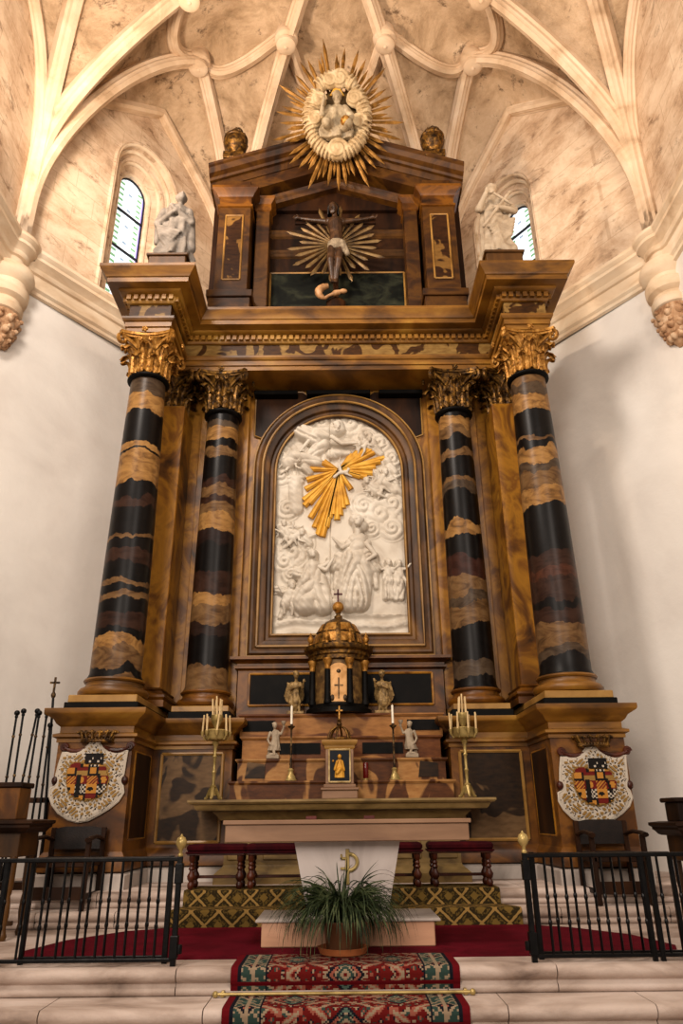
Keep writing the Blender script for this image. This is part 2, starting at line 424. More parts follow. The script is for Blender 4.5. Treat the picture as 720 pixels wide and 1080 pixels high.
def wall_mat():
    """white plaster below the cornice line, stained tan ashlar above it"""
    t = NT('apse_masonry'); p = t.coord()
    s = t.n('ShaderNodeSeparateXYZ'); t.L(p, s.inputs[0])
    big = t.noise(p, .45, 5, .6, .4); mid = t.noise(t.coord((1, 1, 1.3)), 1.1, 8, .72, .3); fine = t.noise(p, 9, 5, .7)
    pl = t.ramp(big, [(.25, 'cac2ba'), (.5, 'ded8d0'), (.75, 'e8e3dc')])
    st = t.ramp(mid, [(.28, '8e745a'), (.42, 'bea286'), (.58, 'd8c2a8'), (.8, 'e6d4be')])
    stain = t.ramp(t.noise(t.coord((1, 1, 2.2)), 1.6, 9, .78, .5), [(.55, (0, 0, 0)), (.66, (1, 1, 1))])
    st = t.mix(t.math('MULTIPLY', stain, .8), st, '6a4c34')
    # block joints
    u = t.math('ADD', s.outputs['X'], t.math('MULTIPLY', s.outputs['Y'], 1.0))
    cx = t.n('ShaderNodeCombineXYZ'); t.L(u, cx.inputs[0]); t.L(s.outputs['Z'], cx.inputs[1])
    br = t.n('ShaderNodeTexBrick'); br.inputs['Scale'].default_value = 1.0; br.inputs['Brick Width'].default_value = 1.15; br.inputs['Row Height'].default_value = .46
    br.inputs['Mortar Size'].default_value = .012; br.inputs['Mortar Smooth'].default_value = .6
    t.L(cx.outputs[0], br.inputs['Vector'])
    st = t.mix(t.math('MULTIPLY', br.outputs['Fac'], .35), st, '8a6644')
    k = t.ramp(s.outputs['Z'], [(0, (0, 0, 0)), (1, (1, 1, 1))])
    fac = t.math('GREATER_THAN', s.outputs['Z'], 9.3)
    t.bump(t.math('ADD', t.math('MULTIPLY', fine, .6), mid), .25, .03)
    return t.out(t.mix(fac, pl, st), .85, 0, .2)
M['wall'] = wall_mat()
def vault_mat():
    t = NT('vault_web_stone'); p = t.coord()
    mid = t.noise(p, 1.0, 9, .74, .4); fine = t.noise(p, 7, 6, .7)
    c = t.ramp(mid, [(.3, '7c664e'), (.43, 'ac9274'), (.56, 'c8ae90'), (.74, 'dcc6aa')])
    stain = t.ramp(t.noise(p, 2.0, 10, .8, .3), [(.56, (0, 0, 0)), (.64, (1, 1, 1))])
    c = t.mix(t.math('MULTIPLY', stain, .8), c, '4c3624')
    t.bump(t.math('ADD', fine, t.math('MULTIPLY', mid, 2.0)), .55, .05)
    return t.out(c, .9, 0, .15)
M['vault'] = vault_mat()
M['rib'] = mottled('dressed_rib_stone', [(.25, 'a68a6c'), (.45, 'd0b698'), (.65, 'dec8ae'), (.8, 'e8d6c0')], 1.6, rough=.85, bumps=.3, fine=14, spec=.2)
M['cornice_stone'] = mottled('dressed_cornice_stone', [(.25, 'ae9070'), (.42, 'd4bb9c'), (.65, 'e4d2b8'), (.8, 'ecdcc6')], 1.3, (1, 1, 2), rough=.85, bumps=.3, fine=14, spec=.2)
M['corbel'] = mottled('carved_corbel_stone', [(.3, '7a5236'), (.5, 'b08a68'), (.7, 'd8bc9c')], 6, rough=.85, bumps=.4, fine=30, spec=.2)

def glass_mat():
    """leaded daylight window: pale panes, green ornament rows and a lilac border, lit by the sky behind"""
    t = NT('leaded_glass'); p = t.n('ShaderNodeTexCoord').outputs['UV']
    s = t.n('ShaderNodeSeparateXYZ'); t.L(p, s.inputs[0]); x, y = s.outputs[0], s.outputs[1]
    ax = t.math('ABSOLUTE', t.math('SUBTRACT', x, .5))
    edge = t.math('GREATER_THAN', ax, .43)
    ring = t.math('MULTIPLY', t.math('GREATER_THAN', ax, .24), t.math('LESS_THAN', ax, .40))
    fy = t.math('FRACT', t.math('MULTIPLY', y, 26))
    dots = t.math('MULTIPLY', ring, t.math('MULTIPLY', t.math('GREATER_THAN', fy, .3), t.math('LESS_THAN', fy, .72)))
    fy2 = t.math('FRACT', t.math('MULTIPLY', y, 9))
    ctr = t.math('MULTIPLY', t.math('LESS_THAN', ax, .07), t.math('LESS_THAN', fy2, .14))
    c = t.mix(dots, 'e4f0fa', '6ea078'); c = t.mix(ctr, c, '8aa0b4'); c = t.mix(edge, c, '8a7ac8')
    t.out(c, .1); t.L(c, t.b.inputs['Emission Color']); t.b.inputs['Emission Strength'].default_value = .82
    return t.mat
M['glass'] = glass_mat()
M['lead'] = NT('lead_bar').out('1a1c28', .5, .3)
def green_carpet():
    t = NT('green_step_carpet'); s = t.n('ShaderNodeSeparateXYZ'); t.L(t.coord(), s.inputs[0])
    # lozenge lattice following the cloth: along x and along (z - y)
    u = t.math('MULTIPLY', s.outputs['X'], 3.6)
    d = t.math('MULTIPLY', t.math('SUBTRACT', s.outputs['Z'], s.outputs['Y']), 3.6*1.15)
    n = t.noise(t.coord(), 26, 3, .6)
    nn = t.math('MULTIPLY', t.math('SUBTRACT', n, .5), .12)
    a = t.math('ADD', t.math('ADD', u, d), nn); b = t.math('ADD', t.math('SUBTRACT', u, d), nn)
    fa = t.math('ABSOLUTE', t.math('SUBTRACT', t.math('FRACT', a), .5)); fb = t.math('ABSOLUTE', t.math('SUBTRACT', t.math('FRACT', b), .5))
    line = t.math('GREATER_THAN', t.math('MAXIMUM', fa, fb), .44)
    inn = t.math('LESS_THAN', t.math('MAXIMUM', fa, fb), .17)
    fl = t.math('MULTIPLY', t.math('GREATER_THAN', t.noise(t.coord(), 34, 2, .5, 1.0), .52), t.math('LESS_THAN', t.math('MAXIMUM', fa, fb), .36))
    c = t.mix(fl, '2a2213', '54421f'); c = t.mix(inn, c, '665026'); c = t.mix(line, c, '86693a')
    t.bump(t.noise(t.coord(), 220, 2), .4, .01)
    return t.out(c, .97, 0, .05)
M['green_carpet'] = green_carpet()
def plain(n, c, r=.9, metal=0, spec=.1): return NT(n).out(c, r, metal, spec)
# ------------------------------------------------------------------ figure helpers
def hand(mb, w, d, side, s=1.0, curl=.35):
    """palm, four unequal fingers and a thumb at wrist w pointing along d"""
    w, d, side = Vector(w), Vector(d).normalized(), Vector(side).normalized(); nrm = d.cross(side).normalized()
    mb.caps(w, w+d*.06*s, .026*s, .036*s, 8)
    for i, L in enumerate((.062, .072, .066, .052)):
        b = w+d*.075*s+side*(.027-.018*i)*s; m = b+d*L*.55*s; e = m+(d*(1-curl)+nrm*curl).normalized()*L*.5*s
        mb.caps(b, m, .0095*s, .009*s, 6); mb.caps(m, e, .009*s, .007*s, 6)
    b = w+d*.03*s+side*.03*s; m = b+(d*.6+side*.7).normalized()*.04*s
    mb.caps(b, m, .011*s, .01*s, 6); mb.caps(m, m+d*.03*s, .01*s, .008*s, 6)
def head(mb, c, s=.11, look=(0, -1, 0), hair=True, beard=False):
    c = Vector(c); f = Vector(look).normalized(); up = Vector((0, 0, 1)); r = f.cross(up).normalized(); up = r.cross(f).normalized()
    Mx = Matrix((r, f, up)).transposed()
    P = lambda x, y, z: c+r*x*s+f*y*s+up*z*s
    mb.ball(c, (.72*s, .85*s, 1.0*s), 14, 10, Mx)
    mb.ball(P(0, .28, -.55), (.5*s, .5*s, .5*s), 10, 8, Mx)          # jaw
    mb.caps(P(0, .82, .12), P(0, 1.02, -.22), .07*s, .13*s, 8)         # nose
    mb.caps(P(-.34, .72, .2), P(.34, .72, .2), .1*s, .1*s, 8)          # brow
    for k in (-1, 1):
        mb.ball(P(k*.27, .72, .04), .09*s, 8, 6); mb.ball(P(k*.74, .0, -.05), (.08*s, .16*s, .24*s), 8, 6, Mx); mb.ball(P(k*.32, .55, -.2), .22*s, 8, 6)
    mb.caps(P(-.16, .8, -.45), P(.16, .8, -.45), .07*s, .07*s, 8)      # mouth
    if hair:
        for i in range(14):
            a = 2*PI*i/14; mb.ball(P(.62*math.cos(a), -.2+.55*math.sin(a)*(.5 if math.sin(a) > 0 else 1), .55+.25*math.cos(3*a)*.3), .32*s, 8, 6)
        mb.ball(P(0, -.2, .75), (.62*s, .68*s, .45*s), 10, 8, Mx); mb.ball(P(0, -.62, .0), (.6*s, .4*s, .75*s), 10, 8, Mx)
    if beard:
        for i in range(5): mb.ball(P(-.3+.15*i, .55, -.85-.1*math.cos(i-2)), .24*s, 8, 6)
def robe(mb, prof, c, n1=9, amp=.1, ph=0, drift=1.2, path=None, sy=.8, seg=72):
    def fold(a, z):
        low = max(0, 1-z/prof[-1][1])
        return 1+amp*(.3+.9*low)*(math.sin(n1*a+ph+drift*z*3)*.6+math.sin((n1*2-3)*a+ph*2-drift*z*5)*.35+.3*math.sin(3*a+ph*3+z*4))
    mb.lathe(prof, seg, c, fold, sy=sy, path=path)
def wing(mb, root, out, up, s=1.0):
    root, out, up = Vector(root), Vector(out).normalized(), Vector(up).normalized()
    for i in range(9):
        t = i/8; a = root+out*(.05+.13*t)*s+up*(.12-.05*t)*s; e = a-up*(.2+.34*math.sin(PI*(.25+.6*t)))*s+out*(.02+.1*t)*s
        mb.caps(a, e, .03*s, .016*s, 6)
    mb.caps(root, root+out*.2*s+up*.1*s, .035*s, .03*s, 8)

# ================================================================== THE SETTING
VC = (0.0, 7.8); ZS, ZA, ZC = 11.7, 15.6, 16.6
WX, WY = 5.4, 9.35
FAC = [((-WX, 3.6), (-WX, WY)), ((-WX, WY), (-2.5, 13.45)), ((-2.5, 13.45), (2.5, 13.45)), ((2.5, 13.45), (WX, WY)), ((WX, WY), (WX, 3.6))]
def warch(u):
    s = max(0, min(2*u, 2-2*u)); return ZS+(ZA-ZS)*(.5*(1-(1-s)**9)+.5*s)
US = [.5-.5*math.cos(PI*i/40) for i in range(41)]
def vz(u, t, k=1):
    # the curve is tighter towards the two rear corners
    e = 1.5+.4*(u if k == 1 else 1 if k == 2 else 1-u if k == 3 else 0)
    w = warch(u); return w+(ZC-w)*(1-(1-min(max(t, 0), 1))**e)**(1/e)
def vault_z(x, y):
    best = None
    for fi, (P, Q) in enumerate(FAC):
        ax, ay = P[0]-VC[0], P[1]-VC[1]; bx, by = Q[0]-P[0], Q[1]-P[1]; dx, dy = x-VC[0], y-VC[1]
        den = dx*by-dy*bx
        if abs(den) < 1e-9: continue
        u = -(dx*ay-dy*ax)/den
        if -1e-4 <= u <= 1.0001:
            ex, ey = ax+u*bx, ay+u*by
            if ex*dx+ey*dy > 0:
                sN = math.hypot(dx, dy)/math.hypot(ex, ey); return vz(min(max(u, 0), 1), 1-min(sN, 1), fi)
    return ZC
# vault webs
vb = MB()
for fi, (P, Q) in enumerate(FAC):
    nu, nt = 40, 26; b = len(vb.v)
    for j in range(nt+1):
        for i in range(nu+1):
            u, t = US[i], (j/nt)**2
            x = (P[0]+(Q[0]-P[0])*u)*(1-t)+VC[0]*t; y = (P[1]+(Q[1]-P[1])*u)*(1-t)+VC[1]*t
            vb.v.append((x, y, vz(u, t, fi)))
    for j in range(nt):
        for i in range(nu):
            k = b+j*(nu+1)+i; vb.face((k, k+1, k+nu+2, k+nu+1))
ceiling = tag(obj('ceiling', vb, M['vault'], angle=60), kind='structure')

# ribs
def rib_mesh(mb, pts, w=.17, d=.26):
    """moulded rib: stepped section swept along a curve, hanging into the room"""
    pts = [Vector(p) for p in pts]; n = len(pts); C0 = Vector((0, 7.0, 9.5))
    sec = [(-w, -.06), (-w, d*.35), (-w*.72, d*.48), (-w*.62, d*.72), (-w*.42, d*.8), (-w*.3, d), (w*.3, d), (w*.42, d*.8), (w*.62, d*.72), (w*.72, d*.48), (w, d*.35), (w, -.06)]
    b = len(mb.v); k = len(sec)
    for i, p in enumerate(pts):
        t = (pts[min(i+1, n-1)]-pts[max(i-1, 0)]).normalized()
        inn = (C0-p).normalized(); s = t.cross(inn).normalized(); nn = s.cross(t).normalized()
        if nn.dot(inn) < 0: nn = -nn
        for (a, o) in sec: mb.v.append(tuple(p+s*a+nn*o))
    for i in range(n-1):
        for j in range(k): mb.face((b+i*k+j, b+i*k+(j+1) % k, b+(i+1)*k+(j+1) % k, b+(i+1)*k+j))
    mb.face([b+j for j in range(k)]); mb.face([b+(n-1)*k+j for j in range(k)])
def surf_line(p, q, n=30, bulge=(0, 0), sp=1.6):
    out = []
    for i in range(n+1):
        s = (i/n)**sp; k = 4*s*(1-s)
        x = p[0]+(q[0]-p[0])*s+bulge[0]*k; y = p[1]+(q[1]-p[1])*s+bulge[1]*k
        out.append((x, y, vault_z(x, y)-.02))
    return out
def smooth_pts(pts, it=3):
    pts = [Vector(p) for p in pts]
    for _ in range(it):
        pts = [pts[0]]+[(pts[i-1]+pts[i]*2+pts[i+1])/4 for i in range(1, len(pts)-1)]+[pts[-1]]
    return pts
def springer(c, z0=9.85, z1=None, n=8): return [(c[0], c[1], z0+((z1 or ZS)-z0)*i/n) for i in range(n)]
def arc(P, Q, z0, z1, e=1.5, n=30):
    o = []
    for i in range(n+1):
        t = (i/n)**1.6; o.append((P[0]+(Q[0]-P[0])*t, P[1]+(Q[1]-P[1])*t, z0+(z1-z0)*(1-(1-t)**e)**(1/e)))
    return o
def inset(c, k=.008): return (c[0]+(VC[0]-c[0])*k, c[1]+(VC[1]-c[1])*k)
def lerp2(a, b, t): return (a[0]+(b[0]-a[0])*t, a[1]+(b[1]-a[1])*t)
bossS = {}
for s in (-1, 1):
    A, Bc, A2 = (s*WX, WY), (s*2.5, 13.45), (s*WX, 3.6)
    b1 = (s*2.93, 10.45); b2 = (s*1.03, 10.0); b3 = lerp2(A, VC, .5); b4 = (s*3.75, 6.9); b0 = (0, 11.4)
    bossS[s] = (b1, b2, b3)
    lines = [springer(inset(A), z1=12)+arc(inset(A), VC, 12, 16.55), springer(inset(A), z1=11)+arc(inset(A), b1, 11, 16.0), springer(inset(A))+surf_line(inset(A), b4),
             springer(inset(Bc))+surf_line(inset(Bc), VC), springer(inset(Bc))+surf_line(inset(Bc), b1), springer(inset(Bc))+surf_line(inset(Bc), b0)]
    for l in lines:
        rb = MB(); rib_mesh(rb, smooth_pts(l, 6), .15, .24); o = obj('rib', rb, M['rib'], ceiling)
    for p, q, bl in ((b1, b2, .62), (b2, b0, .55), (b1, b3, .62), (b3, b4, .5)):
        mx, my = (p[0]+q[0])/2-VC[0], (p[1]+q[1])/2-VC[1]; L = math.hypot(mx, my)
        rb = MB(); rib_mesh(rb, surf_line(p, q, 18, (mx/L*bl, my/L*bl), 1), .13, .2); obj('lierne_rib', rb, M['rib'], ceiling)
    for p in (b1, b2, b3):
        kb = MB(); z = vault_z(*p)
        kb.lathe([(.02, -.5), (.035, -.49), (.04, -.47), (.16, -.46), (.2, -.43), (.205, -.38), (.17, -.35), (.17, -.3), (.235, -.26), (.25, -.2), (.235, -.12), (.2, .05)], 28, (p[0], p[1], z))
        obj('keystone', kb, M['rib'], ceiling)
    # wall rib along each wall arch
    for (P, Q) in ((A, Bc), (A2, A)):
        pts = []
        for i in range(41):
            u = US[i]; x, y = lerp2(P, Q, u); x, y = lerp2((x, y), VC, .008); pts.append((x, y, warch(u)-.03))
        rb = MB(); rib_mesh(rb, pts, .12, .16); obj('wall_rib', rb, M['rib'], ceiling)

# walls --------------------------------------------------------------
def facet_wall(name, P, Q, window=None):
    d = Vector((Q[0]-P[0], Q[1]-P[1], 0)); L = d.length; d.normalize()
    n_out = Vector((d.y, -d.x, 0))
    mid = Vector(((P[0]+Q[0])/2, (P[1]+Q[1])/2, 0))
    if n_out.dot(mid-Vector((0, 7.8, 0))) < 0: n_out = -n_out
    f = lambda k, z: tuple(Vector((P[0], P[1], 0))+d*k+Vector((0, 0, z)))
    fo = lambda dep: (lambda k, z: tuple(Vector((P[0], P[1], 0))+d*k+n_out*dep+Vector((0, 0, z))))
    outer = [(0, -.8), (L, -.8)]+[(L*(1-u), warch(u)) for u in US]
    mb = MB()
    if not window:
        mb.flat([outer], f)
        mb.flat([outer], fo(.5))
        return tag(obj(name, mb, M['wall'], smooth=False), kind='structure')
    kc, hw, zb, zs = window                    # centre, half width, sill, springing of the outer arch
    def loop(h, zbot, zsp, n=16): return [(kc-h, zbot), (kc+h, zbot)]+[(kc+h*math.cos(PI*i/n), zsp+h*1.12*math.sin(PI*i/n)) for i in range(n+1)]
    mb.flat([outer, loop(hw, zb, zs)], f)
    mb.flat([outer, loop(hw, zb, zs)], fo(.75))
    # stepped splay
    rings = [(hw, 0), (hw-.05, -.03), (hw-.1, .0), (hw-.12, .06), (hw-.12, .12), (hw-.24, .24), (hw-.27, .2), (hw-.31, .22), (hw-.32, .3), (hw-.44, .42), (hw-.47, .4), (hw-.5, .44), (hw-.52, .48), (hw-.52, .6)]
    prev = None
    for h, dep in rings:
        pts = [fo(dep)(*q) for q in loop(h, zb, zs)]
        b = len(mb.v); mb.v += pts; n = len(pts)
        if prev is not None:
            for i in range(n): mb.face((prev+i, prev+(i+1) % n, b+(i+1) % n, b+i))
        prev = b
    o = tag(obj(name, mb, M['wall'], angle=30), kind='structure')
    return o, (fo, kc, hw-.52, zb, zs, d, n_out, P)
LF = math.hypot(5.45-2.43, 4.35)
tag(facet_wall('wall_left', (-WX, 3.6), (-WX, WY)), kind='structure')
tag(facet_wall('wall_right', (WX, WY), (WX, 3.6)), kind='structure')
tag(facet_wall('wall_back', (-2.5, 13.45), (2.5, 13.45)), kind='structure')
for nm, wn, P, Q, win in (('wall_back_left', 'window_1', (-WX, WY), (-2.5, 13.45), (2.44, .88, 9.9, 13.42)), ('wall_back_right', 'window_2', (WX, WY), (2.5, 13.45), (3.12, .88, 9.9, 13.12))):
    o, (fo, kc, h, zb, zs, d, n_out, P) = facet_wall(nm, P, Q, win)
    W = thing(wn, None, None); W['kind'] = 'structure'
    n = 16; lp = [(kc-h, zb), (kc+h, zb)]+[(kc+h*math.cos(PI*i/n), zs+h*1.12*math.sin(PI*i/n)) for i in range(n+1)]
    gb = MB(); gb.slab(lp, fo(.56), fo(.575))
    g = obj('glass', gb, M['glass'], W, smooth=False)
    uv = g.data.uv_layers.new(name='UVMap'); Pv = Vector((P[0], P[1], 0))
    for li, l in enumerate(g.data.loops):
        p = g.data.vertices[l.vertex_index].co
        uv.data[li].uv = (((p-Pv).dot(d)-(kc-h))/(2*h), (p.z-zb)/(zs+h*1.12-zb))
    for h2, dp in ((kc and .80, .03), (.72, .17), (.56, .3), (.40, .46)):
        lp2 = [(kc-h2, zb), (kc+h2, zb)]+[(kc+h2*math.cos(PI*i/n), zs+h2*1.12*math.sin(PI*i/n)) for i in range(n+1)]
        rm = MB(); rm.tube([fo(dp)(*q) for q in lp2[1:]+[lp2[0]]], .045, 8); obj('roll_moulding', rm, M['cornice_stone'], W)
    for z in (zb+.1, zb+1.0, zb+1.98, zb+2.95):
        bb = MB(); bb.tube([fo(.545)(kc-h, z), fo(.545)(kc+h, z)], .03, 6); obj('glazing_bar', bb, M['lead'], W)
    fb = MB()
    for i in range(len(lp)): fb.tube([fo(.55)(*lp[i]), fo(.55)(*lp[(i+1) % len(lp)])], .03, 6)
    obj('frame', fb, M['lead'], W)

# cornice round the apse, bulging over the rib corbels
prof = [(0, 9.12), (.05, 9.14), (.05, 9.2), (.09, 9.24), (.09, 9.27), (.06, 9.29), (.06, 9.5), (.1, 9.52), (.12, 9.56), (.12, 9.6), (.16, 9.66), (.22, 9.7), (.22, 9.76), (.24, 9.78), (.27, 9.82), (.27, 9.88), (.25, 9.9), (0, 9.94)]
def arcpts(c, r, a0, a1, n=9): return [(c[0]+r*math.cos(a0+(a1-a0)*i/n), c[1]+r*math.sin(a0+(a1-a0)*i/n)) for i in range(n+1)]
for nm, s in (('trim_1', -1), ('trim_2', 1)):
    A = (s*WX, WY); dv = Vector((s*(2.5-WX), 13.45-WY)).normalized()
    r = .16
    p0 = (s*WX, 3.7); p1 = (s*WX, A[1]-r-.12); p2 = (A[0]+dv.x*(r+.12), A[1]+dv.y*(r+.12)); p3 = (s*2.5, 13.25)
    a0 = math.atan2(-r*.9, -s*r*.35); a1 = math.atan2(dv.y*.9+.0, dv.x*.9-s*.3)
    if s < 0 and a1 < a0: a1 += 2*PI
    if s > 0:
        if a0 < 0: a0 += 2*PI
        if a1 < 0: a1 += 2*PI
    path = [p0, p1]+arcpts((A[0], A[1]), r, a0, a1, 10)+[p2, p3]
    if s > 0: path = path[::-1]
    mb = MB(); mb.sweep(path, prof)
    tag(obj(nm, mb, M['cornice_stone'], angle=30), kind='structure')
    # carved corbel under the bulge
    T_ = node('rib_corbel', None); T_['kind'] = 'structure'; T_.location = (A[0]-s*.02, A[1]+.02, 7.7)
    cb = MB(); cc = (A[0]-s*.02, A[1]+.02, 0)
    cb.lathe([(r_*.74, z_) for r_, z_ in [(.3, 8.42), (.4, 8.46), (.42, 8.5), (.42, 8.58), (.36, 8.62), (.36, 8.68), (.46, 8.74), (.48, 8.82), (.48, 8.9), (.4, 8.96), (.4, 9.02), (.5, 9.1), (.54, 9.2), (.5, 9.3)]], 32, cc)
    obj('moulded_ring', cb, M['cornice_stone'], T_)
    cb = MB(); cb.lathe([(.03, 7.75), (.09, 7.83), (.16, 7.92), (.22, 8.08), (.27, 8.25), (.27, 8.44)], 24, cc)
    for j, (rr, z) in enumerate(((.14, 7.92), (.21, 8.1), (.26, 8.3))):
        for i in range(10):
            a = 2*PI*(i+.5*j)/10+j
            cb.ball((cc[0]+rr*math.cos(a), cc[1]+rr*math.sin(a), z), (.065, .065, .08), 8, 6)
            cb.ball((cc[0]+(rr+.06)*math.cos(a+.1), cc[1]+(rr+.06)*math.sin(a+.1), z+.05), .038, 6, 5)
    obj('carved_foliage', cb, M['corbel'], T_)

# floors and steps -----------------------------------------------------
mb = MB(); mb.box(-WX, WX, 6.17, 13.4, -.4, 0); tag(obj('floor', mb, M['step_stone'], smooth=False), kind='structure')
def nosed_step(name, yb, yf, z0, z1, x0=-WX, x1=WX, joints=()):
    """stone step with a rounded, overhanging nosing"""
    h = z1-z0; nh = min(.085, h*.55)
    pr = [(yb, z0), (yf+.03, z0), (yf+.012, z0+.012), (yf+.006, z0+.03), (yf+.012, z0+.05), (yf+.03, z0+.062), (yf+.034, z1-nh-.012), (yf+.02, z1-nh), (yf, z1-nh+.012), (yf-.012, z1-nh*.5), (yf, z1-.012), (yf+.02, z1), (yb, z1)]
    mb = MB(); n = len(pr)
    xs = [x0]+list(joints)+[x1]
    for a, b in zip(xs[:-1], xs[1:]):
        g = .004; i0 = len(mb.v)
        mb.v += [(a+g, y, z) for y, z in pr]+[(b-g, y, z) for y, z in pr]
        for j in range(n): mb.face((i0+j, i0+(j+1) % n, i0+n+(j+1) % n, i0+n+j))
        mb.face([i0+j for j in range(n)]); mb.face([i0+n+j for j in range(n)][::-1])
    return tag(obj(name, mb, M['step_stone'], angle=50), kind='structure')
nosed_step('chancel_step', 6.5, 6.13, -.172, .002, joints=(-4.1, -2.6, -1.22, .75, 1.55, 3.2))
nosed_step('chancel_step', 6.3, 5.76, -.344, -.172, joints=(-3.3, -2.05, -.95, 1.1, 2.1, 3.6))
nosed_step('chancel_step', 6.0, 5.36, -.516, -.344, joints=(-3.8, -1.5, .4, 1.9))
mb = MB(); mb.box(-WX, WX, -3, 6.0, -.8, -.516); tag(obj('floor', mb, M['step_stone'], smooth=False), kind='structure')
nosed_step('altar_step', 9.2, 8.27, 0, .15, joints=(-4.2, -3.1, -2.3, 2.2, 3.3, 4.4))
nosed_step('altar_step', 13, 8.6, .15, .30, joints=(-3.7, -2.6, 1.95, 2.9, 4.0))
# ================================================================== THE ALTARPIECE
XO, YO, XI, YI = 2.91, 9.4, 1.92, 10.45
ZB, ZCAP, ZTOP = 2.42, 7.88, 8.88
WALL = 10.8
AP = thing('altarpiece', 'towering brown and gold marbled altarpiece with four banded columns and a pediment', 'altarpiece', (0, 10.4, .3))

# back wall with the arched opening for the relief
def arch_loop(h, z0, zs, n=28, k=1.0): return [(-h, z0), (h, z0)]+[(h*math.cos(PI*i/n), zs+h*k*math.sin(PI*i/n)) for i in range(n+1)]
RX, RZ0, RZS = 1.05, 3.56, 6.32
mb = MB()
outer = [(-3.3, .3), (3.3, .3), (3.3, ZTOP-.05), (-3.3, ZTOP-.05)]
hole = arch_loop(RX, RZ0, RZS)
mb.flat([outer, hole], lambda x, z: (x, WALL, z)); mb.flat([outer, hole], lambda x, z: (x, 11.2, z), True)
for l in (outer, hole):
    n = len(l); mb.add([(x, WALL, z) for x, z in l]+[(x, 11.2, z) for x, z in l], [(i, (i+1) % n, n+(i+1) % n, n+i) for i in range(n)])
obj('back_panel', mb, M['amber'], AP, smooth=False)

# pedestal course
path_out = [(-3.36, 10.79), (-3.36, 8.95), (-2.48, 8.95), (-2.48, 10.0), (-1.44, 10.0), (-1.44, 10.79)]
cap = [(0, 1.86), (.02, 1.86), (.02, 1.9), (.06, 1.92), (.06, 1.95), (0, 1.97), (0, 2.04), (.04, 2.07), (.07, 2.12), (.15, 2.17), (.16, 2.19), (.16, 2.24), (0, 2.25)]
def mirrored(path): return [(-x, y) for x, y in path[::-1]]
for P in (path_out, mirrored(path_out)):
    sg = 1 if P is path_out else -1
    mb = MB(); mb.sweep(P, [(0, .46), (0, 1.86)]); mb.sweep(P, [(0, .46), (.05, .48), (.05, .6), (.03, .64), (0, .68)])
    obj('pedestal_body', mb, M['amber_dark'], AP)
    mb = MB(); mb.sweep(P, cap)
    mb.flat([P+[]], lambda x, y: (x, y, 2.245)); obj('pedestal_cornice', mb, M['cornice'], AP)
    mb = MB(); mb.sweep(P, [(.08, .3), (.08, .44), (.05, .46), (0, .46)]); obj('stone_plinth', mb, M['greystone'], AP)
    # framed marble panels: the inner pedestal front and the flank of the outer one
    for (xa, xb, za, zb) in ((-2.36, -1.56, .74, 1.8),):
        xs = sorted((sg*xa, sg*xb))
        mb = MB(); mb.box(xs[0], xs[1], 9.985, 10.0, za, zb); obj('marble_panel', mb, M['panel'], AP, smooth=False)
        fr = MB()
        for a, b in (((xs[0], za), (xs[1], za)), ((xs[1], za), (xs[1], zb)), ((xs[1], zb), (xs[0], zb)), ((xs[0], zb), (xs[0], za))):
            fr.tube([(a[0], 9.985, a[1]), (b[0], 9.985, b[1])], .022, 6)
        obj('panel_frame', fr, M['tan'], AP)
    fl = MB(); x = sg*-2.48
    fl.box(min(x, x+sg*.012), max(x, x+sg*.012), 9.12, 9.86, .8, 1.76); obj('flank_panel', fl, M['wood_dark'], AP, smooth=False)
    fr = MB(); q = [(x, 9.12, .8), (x, 9.86, .8), (x, 9.86, 1.76), (x, 9.12, 1.76)]
    for i in range(4): fr.tube([q[i], q[(i+1) % 4]], .016, 6)
    obj('panel_frame', fr, M['amber'], AP)
    # plinths under the column bases
    for (xc, yc, h, z0, z1, z2) in ((XO, YO, .45, 2.245, 2.33, 2.42), (XI, YI, .42, 2.245, 2.35, 2.43)):
        xc = -sg*xc
        mb = MB(); mb.bbox(xc-h, xc+h, yc-h, WALL-.005, z0, z1, .008); obj('black_plinth', mb, M['black'], AP, smooth=False)
        mb = MB(); mb.bbox(xc-h+.03, xc+h-.03, yc-h+.03, WALL-.005, z1, z2, .008); obj('tan_plinth', mb, M['tan'], AP, smooth=False)

